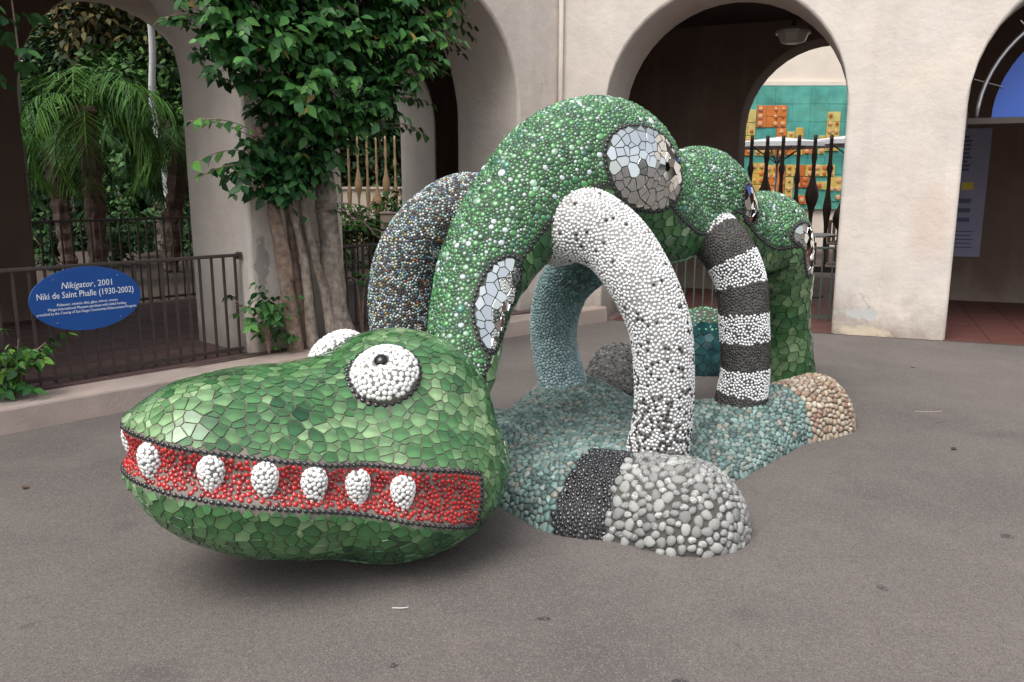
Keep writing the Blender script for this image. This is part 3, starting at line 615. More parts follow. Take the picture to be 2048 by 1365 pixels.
for (x0, x1, z0, z1, m) in ((5.95, 6.35, 2.9, 3.55, 'yellow_tile'), (6.36, 7.15, 3.1, 3.66, 'orange_tile'), (6.9, 7.16, 2.35, 3.09, 'orange_tile'), (7.4, 7.62, 2.4, 3.1, 'yellow_tile'), (7.17, 7.39, 2.4, 2.7, 'orange_tile'), (7.63, 8.0, 2.42, 2.72, 'orange_tile'), (8.2, 8.55, 2.5, 3.5, 'yellow_tile'), (5.9, 6.3, 2.38, 2.62, 'orange_tile'),
                            (6.3, 6.65, 1.1, 2.2, 'yellow_tile'), (6.66, 7.2, 1.35, 2.15, 'orange_tile'), (7.21, 8.5, 1.85, 2.15, 'yellow_tile'), (7.21, 7.42, 1.2, 1.84, 'yellow_tile'), (7.85, 8.35, 1.5, 1.72, 'yellow_tile'), (7.55, 7.8, 1.12, 1.36, 'orange_tile'), (5.85, 6.1, 1.6, 2.25, 'yellow_tile'), (6.0, 6.34, 2.63, 2.89, 'yellow_tile'), (8.02, 8.19, 2.42, 2.9, 'yellow_tile'), (6.36, 6.89, 2.38, 2.6, 'yellow_tile'), (7.0, 7.2, 1.02, 1.34, 'yellow_tile'), (7.44, 7.84, 1.55, 1.84, 'orange_tile'), (8.37, 8.7, 1.2, 1.84, 'yellow_tile'), (6.11, 6.29, 1.1, 1.6, 'orange_tile'), (7.17, 7.39, 2.71, 3.0, 'yellow_tile')):
    nx = max(1, round((x1 - x0) / .24)); nz = max(1, round((z1 - z0) / .27))
    for i in range(nx):
        for j in range(nz):
            mm = m if mrng.random() < .8 else mrng.choice(('yellow_tile', 'orange_tile', 'teal_tile'))
            block(x0 + i * (x1 - x0) / nx + .004, x0 + (i + 1) * (x1 - x0) / nx - .004, z0 + j * (z1 - z0) / nz + .004, z0 + (j + 1) * (z1 - z0) / nz - .004, mm, mrng.uniform(-.01, .012))
    nx = max(1, round((x1 - x0) / .19)); nz = max(1, round((z1 - z0) / .19))
    for i in range(nx):
        for j in range(nz):
            if mrng.random() < .8: disc(x0 + (i + .5) * (x1 - x0) / nx, z0 + (j + .5) * (z1 - z0) / nz, mrng.choice((.045, .055, .065)), mrng.choice(('peach_disc', 'peach_disc', 'orange_tile')))
# patio umbrellas, chairs, table, planter
def umbrella(x, y, zt, r, label):
    loc = (x, y, 0); e = empty('patio_umbrella', loc, label, 'umbrella', 'court umbrellas')
    MB().lathe([(.25, .004), (.25, .05), (.06, .09)], (x, y, 0), 16).build('base', M['steel'], e, loc)
    MB().tube([(x, y, .05), (x, y, zt)], .025, 10).build('pole', M['steel'], e, loc, smooth=True)
    n = 8; b = MB(); top = (x, y, zt + .02); rim = [(x + r * math.cos(2 * math.pi * k / n), y + r * math.sin(2 * math.pi * k / n), zt - .12) for k in range(n)]
    low = [(p[0], p[1], p[2] - .09) for p in rim]
    b.add([top] + rim + low + [(x, y, zt)], [(0, 1 + k, 1 + (k + 1) % n) for k in range(n)] + [(1 + k, 9 + k, 9 + (k + 1) % n, 1 + (k + 1) % n) for k in range(n)])
    b.build('canopy', M['canvas'], e, loc)
    for k in range(n): MB().tube([(x, y, zt - .55), (x + .6 * r * math.cos(2 * math.pi * k / n), y + .6 * r * math.sin(2 * math.pi * k / n), zt - .1)], .01, 6).build('strut', M['iron'], e, loc)
umbrella(5.75, 18.3, 2.62, 1.15, 'grey patio umbrella left in front of the mural'); umbrella(7.35, 18.0, 2.66, 1.15, 'grey patio umbrella right in front of the mural')
def chair0(label):
    e = empty('patio_chair', (0, 0, 0), label, 'chair', 'court chairs')
    MB().ab(-.22, .22, -.22, .22, .43, .455).build('seat', M['wood_dark'], e, bevel=.01)
    for k in range(5): MB().ab(-.2 + k * .09, -.155 + k * .09, .2, .22, .46, .85).build('back_slat', M['wood_dark'], e)
    MB().ab(-.23, .23, .195, .225, .851, .90).build('back_rail', M['wood_dark'], e, bevel=.008)
    for sx in (-1, 1):
        for sy in (-1, 1): MB().ab(sx * .2 - .015, sx * .2 + .015, sy * .2 - .015, sy * .2 + .015, 0, .43).build('leg', M['wood_dark'], e)
    return e
def copy_tree(o, label):
    c = o.copy(); COL.objects.link(c); c['label'] = label
    for ch in o.children:
        d = ch.copy(); COL.objects.link(d); d.parent = c
    return c
c0 = chair0('dark slatted patio chair furthest left under the mural'); spots = [(6.0, 17.2, .4), (6.6, 16.9, -.5), (7.0, 17.6, 2.4), (7.5, 16.8, 1.2)]
labs = ['', 'dark slatted patio chair second from left under the mural', 'dark slatted patio chair furthest back under the mural', 'dark slatted patio chair nearest the pillar edge']
for i, (x, y, rz) in enumerate(spots):
    o = c0 if i == 0 else copy_tree(c0, labs[i]); o.location = (x, y, .0); o.rotation_euler.z = rz
loc = (4.35, 12.0, 0); e = empty('cafe_table', loc, 'round grey cafe table on one post behind the green railing', 'table')
MB().lathe([(.30, .885), (.32, .89), (.32, .915), (.30, .92)], (4.35, 12.0, 0), 28).build('table_top', M['steel'], e, loc); MB().lathe([(.2, .01), (.2, .03), (.03, .06), (.03, .884)], (4.35, 12.0, 0), 16).build('post', M['wood_dark'], e, loc)
loc = (4.1, 13.2, 0); e = empty('planter', loc, 'dark green round planter tub behind the railing', 'planter')
MB().lathe([(.2, .01), (.27, .45), (.29, .46), (.29, .5), (.25, .5), (.24, .42)], (4.1, 13.2, 0), 24).build('tub', M['green_plastic'], e, loc, smooth=True)
MB().lathe([(.235, .40), (.2, .43), (.01, .44)], (4.1, 13.2, 0), 16).build('soil', M['soil'], e, loc)
# lantern on the ceiling of the right arcade
loc = (3.63, 11.2, 3.95); e = empty('ceiling_lamp', loc, 'white octagonal lamp hanging from the dark arcade ceiling', 'lamp')
MB().lathe([(.03, 0), (.03, -.35)][::-1], loc, 8).build('stem', M['iron'], e, loc)
MB().lathe([(.23, -.42), (.23, -.39), (.18, -.35)], loc, 8).build('lamp_rim', M['lamp_glass'], e, loc)
MB().lathe([(.10, -.54), (.16, -.52), (.205, -.421)], loc, 8).build('lamp_shade', M['lamp_glass'], e, loc)
# ------------------------------------------------------------------ right-most arch: fanlight frame, blue panel, banner, door
loc = tuple(PR(5.615, .55, 2.3)); e = empty('fanlight', loc, 'dark framed fanlight with blue panel in the far right arch', 'window')
MB().box(PR(5.615, .55, 2.27), dR * 1.315, nR * .035, (0, 0, .03)).build('transom_bar', M['iron'], e, loc)
MB().box(PR(4.33, .55, 2.27), dR * .03, nR * .05, (0, 0, .09)).build('bracket', M['iron'], e, loc, bevel=.006)
for rr, tr in ((1.17, .022),):
    MB().tube([PR(5.615 - rr * math.cos(math.pi * k / 30), .55, 2.3 + rr * math.sin(math.pi * k / 30)) for k in range(31)], tr, 8).build('arched_frame', M['steel'], e, loc, smooth=True)
n = 30; rr = 1.03
b = MB(); arc = [PR(5.615 - rr * math.cos(math.pi * k / n), .57, 2.305 + rr * math.sin(math.pi * k / n)) for k in range(n + 1)]; b.add(arc + [p + nR * .02 for p in arc], [tuple(range(n + 1))[::-1], tuple(range(n + 1, 2 * n + 2))] + [(k, k + 1, k + n + 2, k + n + 1) for k in range(n)] + [(n, 0, n + 1, 2 * n + 1)])
b.build('blue_panel', M['blue_panel'], e, loc)
for k in (3, 8, 14): 
    a = math.pi * k / 30; MB().tube([PR(5.615 - 1.0 * math.cos(a), .55, 2.3 + 1.0 * math.sin(a)), PR(5.615 - 1.29 * math.cos(a), .55, 2.3 + 1.29 * math.sin(a))], .006, 6).build('stay_wire', M['steel'], e, loc)
loc = tuple(PR(4.83, 3.4, 1.5)); e = empty('banner', loc, 'tall pale violet banner on the dark pillar inside the far right arch', 'banner')
MB().box(PR(4.76, 3.47, 1.5), dR * .21, nR * .006, (0, 0, .87)).build('cloth', M['banner'], e, loc)
b0 = PR(4.76, 3.462, 1.5)
for i in range(9): MB().box(b0 + dR * (-.1 + .02 * (i % 2)) + np.array([0, 0, .76 - i * .055]) - nR * .003, dR * (.05 + .012 * (i % 3)), nR * .0008, (0, 0, .016)).build('printed_line', M['banner_ink'], e, loc)
MB().box(b0 + dR * -.02 + np.array([0, 0, .1]) - nR * .003, dR * .07, nR * .0008, (0, 0, .05)).build('printed_patch', M['banner_yellow'], e, loc)
for i in range(3): MB().box(b0 + dR * (-.05) + np.array([0, 0, -.1 - i * .13]) - nR * .003, dR * .09, nR * .0008, (0, 0, .03)).build('printed_patch', M['banner_ink'], e, loc)
for i in range(5): MB().box(b0 + dR * (-.02) + np.array([0, 0, -.52 - i * .055]) - nR * .003, dR * (.12 - .02 * (i % 2)), nR * .0008, (0, 0, .008)).build('printed_line', M['banner_ink'], e, loc)
loc = tuple(PR(7.0, 3.9, 0)); e = empty('dark_door', loc, 'dark double door in the back wall of the far right arch', 'door')
MB().box(PR(7.0, 3.95, 1.3), dR * 1.23, nR * .03, (0, 0, 1.29)).build('door_leaf', M['door_dark'], e, loc)
for k in range(6): MB().box(PR(6.0 + k * .4, 3.90, 1.3), dR * .03, nR * .015, (0, 0, 1.27)).build('stile', M['wood_dark'], e, loc)
MB().box(PR(7.0, 3.95, 3.15), dR * 1.2, nR * .02, (0, 0, .55)).build('tympanum', M['door_dark'], e, loc)

# ------------------------------------------------------------------ litter on the paving
def litter(name, pts, rad, m, label): 
    loc = tuple(pts[0]); MBo = MB().tube(crom(pts, 4), rad, 6).build(name, M[m]); tag(MBo, label, name.replace('_', ' '), 'litter on the paving')
litter('straw', [(2.9, 5.75, .006), (3.0, 5.72, .008), (3.10, 5.75, .006)], .0022, 'cab', 'pale dry straw on the paving right of the brown pebble foot')
litter('twig', [(-.46, 2.93, .005), (-.42, 2.925, .007), (-.40, 2.935, .005)], .0022, 'white_trunk', 'tiny white twig on the paving below the reptile head')
litter('twig', [(3.1, 4.22, .006), (3.2, 4.25, .010), (3.28, 4.22, .006)], .003, 'cab', 'thin tan twig at the right edge of the paving')
for (x, y, rz, c, lab) in ((-2.35, 5.55, .4, (.05, .035, .03), 'small dark fallen leaf near the kerb left of the head'), (1.05, 6.9, 1.2, (.12, .07, .04), 'small brown fallen leaf behind the dark pebble mound'), (2.75, 4.9, 2.2, (.06, .04, .03), 'small dark fallen leaf right of the striped leg'), (-2.2, 5.95, 2.0, (.06, .045, .035), 'small dark fallen leaf touching the kerb'), (3.6, 7.2, .3, (.16, .11, .06), 'small tan fallen leaf before the broad pillar'), (-2.6, 4.2, .9, (.10, .06, .035), 'small brown fallen leaf on the paving at the left')):
    o = bpy.data.objects.new('fallen_leaf', trimesh('fallen_leaf', LV * .055, LT, np.tile(c, (len(LV), 1)), True, M['leaf_dull'])); COL.objects.link(o); o.location = (x, y, .008); o.rotation_euler = (.06, .04, rz); tag(o, lab, 'fallen leaf', 'litter on the paving')
#SCULPTURE#
# ------------------------------------------------------------------ mosaic-clad play sculpture (a generic reptile on a pebble plinth)
SC = (.55, 4.8, 0); scu = empty('mosaic_sculpture', SC, 'large green mosaic reptile sculpture arching over a pebble covered base', 'sculpture')
def ball(c, r, ax=None, n=20):
    """closed ellipsoid; ax = 3x3 rows of axes"""
    ax = np.eye(3) if ax is None else np.asarray(ax, float); V = []; F = []
    for i in range(n + 1):
        th = math.pi * i / n
        for k in range(2 * n):
            ph = math.pi * k / n; V.append((math.sin(th) * math.cos(ph), math.sin(th) * math.sin(ph), math.cos(th)))
    for i in range(n):
        for k in range(2 * n): F.append((i * 2 * n + k, (i + 1) * 2 * n + k, (i + 1) * 2 * n + (k + 1) % (2 * n), i * 2 * n + (k + 1) % (2 * n)))
    V = (np.array(V) * r) @ ax + c
    return V, F
def blob(name, parts, vox=.028, smooth=10, fac=.5):
    """fuse closed shapes into one smooth skin"""
    mb = MB()
    for V, F in parts: mb.add(V, F)
    o = bpy.data.objects.new('tmp', mb.mesh('tmp', M['grout'])); COL.objects.link(o)
    m = o.modifiers.new('r', 'REMESH'); m.mode = 'VOXEL'; m.voxel_size = vox
    m = o.modifiers.new('s', 'SMOOTH'); m.iterations = smooth; m.factor = fac
    dg = bpy.context.evaluated_depsgraph_get(); me = bpy.data.meshes.new_from_object(o.evaluated_get(dg)); bpy.data.objects.remove(o)
    me.calc_loop_triangles(); V = np.zeros(len(me.vertices) * 3); me.vertices.foreach_get('co', V); V = V.reshape(-1, 3)
    T = np.zeros(len(me.loop_triangles) * 3, int); me.loop_triangles.foreach_get('vertices', T); return V, T.reshape(-1, 3)
def grid_tube(sp, du=.03, nv=48):
    """skin round a spine [(x,y,z,r)], with rounded ends; also returns per-vertex arc length and angle from the top"""
    q = np.array(crom(sp, 24)); seg = np.r_[0, np.cumsum(np.linalg.norm(np.diff(q[:, :3], axis=0), axis=1))]
    n = int(seg[-1] / du); u = np.linspace(0, seg[-1], n + 1); pts = np.stack([np.interp(u, seg, q[:, k]) for k in range(4)], 1)
    tan = np.gradient(pts[:, :3], axis=0); tan /= np.linalg.norm(tan, axis=1)[:, None]
    V, U, A = [], [], []; x = None
    for i in range(n + 1):
        t = tan[i]
        if x is None: x = np.cross(t, [0, 0, 1.]); x /= np.linalg.norm(x)
        x = x - t * (x @ t); x /= np.linalg.norm(x); y = np.cross(x, t)
        if i == 0 and y[2] < 0: x = -x; y = -y
        for k in range(nv):
            a = 2 * math.pi * k / nv; V.append(pts[i, :3] + (x * math.sin(a) + y * math.cos(a)) * pts[i, 3]); U.append(u[i]); A.append((a + math.pi) % (2 * math.pi) - math.pi)
    F = []
    for i in range(n):
        for k in range(nv):
            a, b, c, d = i * nv + k, i * nv + (k + 1) % nv, (i + 1) * nv + (k + 1) % nv, (i + 1) * nv + k; F += [(a, b, c), (a, c, d)]
    V = np.array(V); F = np.array(F); 
    return V, F, np.array(U), np.array(A), pts
def vnormals(V, T):
    fn = np.cross(V[T[:, 1]] - V[T[:, 0]], V[T[:, 2]] - V[T[:, 0]]); N = np.zeros_like(V)
    for k in range(3): np.add.at(N, T[:, k], fn)
    return N / (np.linalg.norm(N, axis=1)[:, None] + 1e-12)
def orient(V, T, c=None):
    """make triangles face outwards (volume sign)"""
    vol = np.einsum('ij,ij->i', V[T[:, 0]] - V.mean(0), np.cross(V[T[:, 1]] - V.mean(0), V[T[:, 2]] - V.mean(0))).sum()
    return T if vol > 0 else T[:, ::-1]
class Skin:
    def __init__(s, V, T, *attrs):
        s.V, s.T = V, orient(V, T); s.N = vnormals(s.V, s.T); s.attr = attrs
        e1 = V[s.T[:, 1]] - V[s.T[:, 0]]; e2 = V[s.T[:, 2]] - V[s.T[:, 0]]; s.area = np.linalg.norm(np.cross(e1, e2), axis=1) / 2
    def sample(s, n):
        i = rng.choice(len(s.T), n, p=s.area / s.area.sum()); r1 = np.sqrt(rng.random(n)); r2 = rng.random(n)
        w = np.stack([1 - r1, r1 * (1 - r2), r1 * r2], 1); t = s.T[i]
        f = lambda A: np.einsum('nk,nk...->n...', w, A[t])
        P = f(s.V); N = f(s.N); N /= np.linalg.norm(N, axis=1)[:, None]
        return P, N, [f(a) for a in s.attr]
    def obj(s, name, m, parent, top):
        return link(bpy.data.objects.new(name, trimesh(name, s.V, s.T, None, True, m)), parent, top)
    def contour(s, fv, step):
        """points every `step` along the line fv = 0"""
        seg = {}
        sgn = fv > 0; tt = s.T[(sgn[s.T].any(1)) & (~sgn[s.T].all(1))]
        def key(a, b): return (a, b) if a < b else (b, a)
        for t in tt:
            ks = [key(a, b) for a, b in ((t[0], t[1]), (t[1], t[2]), (t[2], t[0])) if sgn[a] != sgn[b]]
            if len(ks) == 2: seg.setdefault(ks[0], []).append(ks[1]); seg.setdefault(ks[1], []).append(ks[0])
        pt = {}
        def pos(k):
            a, b = k; w = fv[a] / (fv[a] - fv[b]); n = s.N[a] * (1 - w) + s.N[b] * w; return s.V[a] * (1 - w) + s.V[b] * w, n / np.linalg.norm(n)
        seen = set(); P, N, D = [], [], []
        starts = sorted(seg, key=lambda k: len(seg[k]))
        for k0 in starts:
            if k0 in seen: continue
            chain = [k0]; seen.add(k0)
            while True:
                nx = [k for k in seg[chain[-1]] if k not in seen]
                if not nx: break
                chain.append(nx[0]); seen.add(nx[0])
            pp = [pos(k) for k in chain]
            if len(pp) > 8 and chain[0] in seg[chain[-1]]: pp.append(pp[0])
            Q = np.array([p for p, _ in pp]); NN = np.array([n for _, n in pp])
            if len(Q) > 6:      # smooth the stair-steps
                for _ in range(3): Q[1:-1] = (Q[:-2] + 2 * Q[1:-1] + Q[2:]) / 4
            L = np.r_[0, np.cumsum(np.linalg.norm(np.diff(Q, axis=0), axis=1))]
            if L[-1] < step * 2: continue
            m = max(2, int(round(L[-1] / step)))
            uu = np.linspace(0, L[-1], m + 1)[:-1]
            pq = np.stack([np.interp(uu, L, Q[:, k]) for k in range(3)], 1); nq = np.stack([np.interp(uu, L, NN[:, k]) for k in range(3)], 1)
            dq = np.stack([np.interp(uu + .01, L, Q[:, k]) for k in range(3)], 1) - pq; dq[-1] = dq[-2] if m > 1 else dq[-1]
            P.append(pq); N.append(nq); D.append(dq)
        if not P: return np.zeros((0, 3)), np.zeros((0, 3)), np.zeros((0, 3))
        return np.concatenate(P), np.concatenate(N), np.concatenate(D)
def poisson(P, r, block=None, rb=None):
    """indices of points no closer than the mean of their spacings; block = already placed points"""
    r = np.broadcast_to(r, len(P)); cell = float(max(r.max(), (np.max(rb) if rb is not None and len(block) else 0))); G = {}
    if block is not None and len(block):
        rb = np.broadcast_to(rb, len(block))
        for p, q in zip(block.tolist(), rb.tolist()): G.setdefault((int(p[0] // cell), int(p[1] // cell), int(p[2] // cell)), []).append((p[0], p[1], p[2], q))
    keep = []
    for i, (p, q) in enumerate(zip(P.tolist(), r.tolist())):
        cx, cy, cz = int(p[0] // cell), int(p[1] // cell), int(p[2] // cell); ok = True
        for a in (cx, cx - 1, cx + 1):
            for b in (cy, cy - 1, cy + 1):
                for c in (cz, cz - 1, cz + 1):
                    L = G.get((a, b, c))
                    if L:
                        for o in L:
                            d = (o[0] - p[0]) ** 2 + (o[1] - p[1]) ** 2 + (o[2] - p[2]) ** 2; m = (o[3] + q) * .5
                            if d < m * m: ok = False; break
                    if not ok: break
                if not ok: break
            if not ok: break
        if ok: G.setdefault((cx, cy, cz), []).append((p[0], p[1], p[2], q)); keep.append(i)
    return np.array(keep, int)
def relax(P, N, d, it=5, fixed=0):
    """even the spacing out by mutual repulsion along the surface; the last `fixed` points stay"""
    P = P.copy(); n = len(P); d = np.broadcast_to(d, n)
    for _ in range(it):
        kd = kdtree.KDTree(n); [kd.insert(p, i) for i, p in enumerate(P)]; kd.balance(); M_ = np.zeros_like(P)
        for i in range(n - fixed):
            x = y = z = 0.; p = P[i]
            for co, j, L in kd.find_n(p, 7):
                if j == i or L < 1e-6: continue
                w_ = .5 * (d[i] + d[j]) - L
                if w_ > 0: w_ *= .36 / L; x += (p[0] - co[0]) * w_; y += (p[1] - co[1]) * w_; z += (p[2] - co[2]) * w_
            M_[i] = (x, y, z)
        M_ -= N * np.einsum('ij,ij->i', M_, N)[:, None]; P += M_
    return P
# bead shapes: dome of three rings
def dome(n, sharp=False):
    V = []; rings = [(1, -.35), (1, .38), (.78, .78)]
    for r, h in rings: V += [(r * math.cos(2 * math.pi * k / n), r * math.sin(2 * math.pi * k / n), h) for k in range(n)]
    V.append((0, 0, .95)); T = []
    for i in range(2):
        for k in range(n): a, b, c, d = i * n + k, i * n + (k + 1) % n, (i + 1) * n + (k + 1) % n, (i + 1) * n + k; T += [(a, b, c), (a, c, d)]
    for k in range(n): T.append((2 * n + k, 2 * n + (k + 1) % n, 3 * n))
    return np.array(V), np.array(T)
def dome2(n):
    V = [(math.cos(2 * math.pi * k / n) * q, math.sin(2 * math.pi * k / n) * q, h) for q, h in ((1, -.3), (.88, .52)) for k in range(n)] + [(0, 0, .95)]
    T = []
    for k in range(n): a, b = k, (k + 1) % n; T += [(a, b, b + n), (a, b + n, a + n), (a + n, b + n, 2 * n)]
    return np.array(V), np.array(T)
DOME = {6: dome2(6), 7: dome(7), 9: dome(9)}
def frames(N, D=None):
    n = len(N)
    if D is None: D = rng.normal(0, 1, (n, 3))
    X = D - N * np.einsum('ij,ij->i', D, N)[:, None]; X /= np.linalg.norm(X, axis=1)[:, None] + 1e-9
    return X, np.cross(N, X)
def vis(P, N):
    """how large a piece shows: facing over squared distance"""
    d = CAM - P; L = np.linalg.norm(d, axis=1); return np.maximum(np.einsum('ij,ij->i', d, N) / L, 0) / L ** 2
def beads(part, name, P, N, D, sx, sy, sz, col, m, single=0, nseg=7, irregular=.12, lift=0):
    """domed pieces on a surface: `single` of them (the most visible) become objects of their own, the rest one mesh"""
    if not len(P): return
    n = len(P); sx, sy, sz = (np.broadcast_to(q, n).astype(float) for q in (sx, sy, sz)); col = np.broadcast_to(col, (n, 3)); N = N + rng.normal(0, .07, N.shape); N /= np.linalg.norm(N, axis=1)[:, None]
    X, Y = frames(N, D); TV, TT = DOME[nseg]; k = len(TV)
    o_ = np.argsort(-vis(P, N) * sx * sy); big, rest = o_[:single], o_[single:]
    if len(big):
        pal = {}
        for i in big:
            c = tuple(np.round(col[i] * 12) / 12 if col[i].max() > .3 else np.round(col[i] * 30) / 30); q = (c, random.randint(0, 2))
            if q not in pal:
                v = TV.copy(); v[:, :2] *= 1 + np.r_[np.tile(rng.uniform(-irregular, irregular, nseg), k // nseg), 0][:, None]
                pal[q] = trimesh(name, v, TT, np.tile(col[i], (k, 1)), True, m)
            o = link(bpy.data.objects.new(name, pal[q]), part); m4 = np.eye(4); m4[:3, 0] = X[i] * sx[i]; m4[:3, 1] = Y[i] * sy[i]; m4[:3, 2] = N[i] * sz[i]; m4[:3, 3] = P[i]; o.matrix_basis = Matrix(m4.tolist())
    if len(rest):
        w_ = np.concatenate([np.tile(rng.uniform(-irregular, irregular, (len(rest), nseg)), (1, k // nseg)), np.zeros((len(rest), 1))], 1) + 1
        r_ = rest; V = P[r_][:, None] + (TV[None, :, 0] * w_)[..., None] * (X[r_] * sx[r_, None])[:, None] + (TV[None, :, 1] * w_)[..., None] * (Y[r_] * sy[r_, None])[:, None] + TV[None, :, 2, None] * (N[r_] * sz[r_, None])[:, None]
        T = (TT[None] + (np.arange(len(rest)) * k)[:, None, None]).reshape(-1, 3)
        tag(link(bpy.data.objects.new(name + '_field', trimesh(name, V, T, np.repeat(col[rest], k, 0), True, m)), part), kind='stuff')
def tiles(part, name, P, N, obst, robst, gap, th, maxr, col, m, single=0, others=None, tilt=.02, dome=0, wear=1):
    """flat cut pieces: each seed takes the ground nearest to it, cut by straight edges, with a grout joint left open"""
    A = P if others is None or not len(others) else np.concatenate([P, others]); kd = kdtree.KDTree(len(A))
    for i, p in enumerate(A): kd.insert(p, i)
    kd.balance()
    wt = np.zeros(len(A))
    if not dome: wt[:len(P)] = rng.random(len(P)) ** 1.5 * .0011
    ko = None
    if len(obst):
        ko = kdtree.KDTree(len(obst)); [ko.insert(p, i) for i, p in enumerate(obst)]; ko.balance()
    N = N + rng.normal(0, tilt, N.shape); N /= np.linalg.norm(N, axis=1)[:, None]; X, Y = frames(N, np.tile([.31, .2, .93], (len(N), 1)) + rng.normal(0, .2, N.shape)); polys = []
    for i in range(len(P)):
        p, x, y = P[i], X[i], Y[i]; poly = [(maxr * math.cos(.4 + k * math.pi / 4), maxr * math.sin(.4 + k * math.pi / 4)) for k in range(8)]
        cl = []
        for co, j, d in kd.find_n(p, 15):
            if j == i: continue
            v = np.array(co) - p; a, b = v @ x, v @ y; L = math.hypot(a, b)
            if L > 1e-6: cl.append((a / L, b / L, max(d, L) * .5 + (wt[i] - wt[j]) / (2 * max(d, L)) - gap / 2))
        if ko:
            for co, j, d in ko.find_range(p, maxr + .03):
                v = np.array(co) - p; a, b = v @ x, v @ y; L = math.hypot(a, b)
                if L > 1e-6: cl.append((a / L, b / L, L - robst - gap * .6))
        for a, b, c in cl:
            out = []; n = len(poly)
            for q in range(n):
                p1, p2 = poly[q], poly[(q + 1) % n]; d1, d2 = p1[0] * a + p1[1] * b - c, p2[0] * a + p2[1] * b - c
                if d1 <= 0: out.append(p1)
                if (d1 < 0) != (d2 < 0) and abs(d1 - d2) > 1e-12: t = d1 / (d1 - d2); out.append((p1[0] + (p2[0] - p1[0]) * t, p1[1] + (p2[1] - p1[1]) * t))
            poly = out
            if len(poly) < 3: break
        if len(poly) < 3: polys.append(None); continue
        q = np.array(poly); ar = .5 * abs(np.dot(q[:, 0], np.roll(q[:, 1], 1)) - np.dot(q[:, 1], np.roll(q[:, 0], 1)))
        if ar < (gap * 2) ** 2 * .6: polys.append(None); continue
        keep = [k for k in range(len(q)) if np.linalg.norm(q[k] - q[k - 1]) > .0012]; q = q[keep]
        polys.append((q, ar) if len(q) >= 3 else None)
    idx = [i for i in range(len(P)) if polys[i] is not None]; sc = vis(P, N) * np.array([0 if q is None else q[1] for q in polys]); rank = sorted(idx, key=lambda i: -sc[i]); big = set(rank[:single])
    RV, RT, RC = [], [], []
    for i in idx:
        q = polys[i][0]; n = len(q); c = q.mean(0); s_ = np.einsum('ij,ij->i', q - np.roll(q, -1, 0), q) ; area = np.sum(q[:, 0] * np.roll(q[:, 1], -1) - q[:, 1] * np.roll(q[:, 0], -1))
        if area < 0: q = q[::-1]
        if dome:
            for _ in range(wear):
                nx_ = np.roll(q, -1, 0); q = np.stack([q * .74 + nx_ * .26, q * .26 + nx_ * .74], 1).reshape(-1, 2)
            n = len(q); c = q.mean(0); q = c + (q - c); top = np.array([X[i] * a + Y[i] * b for a, b in q]); ct = X[i] * c[0] + Y[i] * c[1]; h = dome * random.uniform(.75, 1.25)
            V = np.concatenate([ct + (top - ct) * f_ + N[i] * h * g_ for f_, g_ in ((.98, -.5), (1, .25), (.90, .62), (.62, .9))] + [[ct + N[i] * h]]); T = []
            for r_ in range(3):
                for k in range(n): a, b = r_ * n + k, r_ * n + (k + 1) % n; T += [(a, b, b + n), (a, b + n, a + n)]
            T += [(3 * n + k, 3 * n + (k + 1) % n, 4 * n) for k in range(n)]
            if i in big:
                o = link(bpy.data.objects.new(name, trimesh(name, V, T, np.tile(col[i], (len(V), 1)), True, m)), part); o.location = Vector(P[i])
            else: RV.append(V + P[i]); RT.append(np.array(T)); RC.append(np.tile(col[i], (len(V), 1)))
            continue
        top = np.array([X[i] * a + Y[i] * b for a, b in q]); V = np.concatenate([top * .985 + N[i] * th, top + N[i] * (th * .6), top - N[i] * .012])
        T = [(0, k, k + 1) for k in range(1, n - 1)]
        for r_ in (0, 1):
            for k in range(n): a, b = r_ * n + k, r_ * n + (k + 1) % n; T += [(a, a + n, b + n), (a, b + n, b)]
        if i in big:
            o = link(bpy.data.objects.new(name, trimesh(name, V, T, np.tile(col[i], (len(V), 1)), False, m)), part); o.location = Vector(P[i])
        else: b0 = sum(len(v) for v in RV[-1:]) ; RV.append(V + P[i]); RT.append(np.array(T)); RC.append(np.tile(col[i], (len(V), 1)))
    if RV:
        off = np.cumsum([0] + [len(v) for v in RV[:-1]]); T = np.concatenate([t + o for t, o in zip(RT, off)])
        tag(link(bpy.data.objects.new(name + '_field', trimesh(name, np.concatenate(RV), T, np.concatenate(RC), bool(dome), m)), part), kind='stuff')
def pal(n, cols, p=None, jit=.15):
    c = np.array(cols)[rng.choice(len(cols), n, p=p)]; return c * rng.uniform(1 - jit, 1 + jit, (n, 1))
def patchy(P, lo, mid, hi, scale=3.):
    """colour drifts across the surface in patches, with single odd pieces"""
    f = np.array([noise.noise(Vector(p) * scale) for p in P]) * .9 + rng.normal(0, .28, len(P)); f = np.clip(f * .5 + .5, 0, 1)[:, None]
    a, b, c = map(np.array, (lo, mid, hi)); return np.where(f < .5, a + (b - a) * f * 2, b + (c - b) * (f * 2 - 1))
BLACK = (.012, .012, .014); WHITE = (.80, .80, .78)
GREEN = ((.013, .058, .025), (.060, .160, .058), (.25, .37, .19))

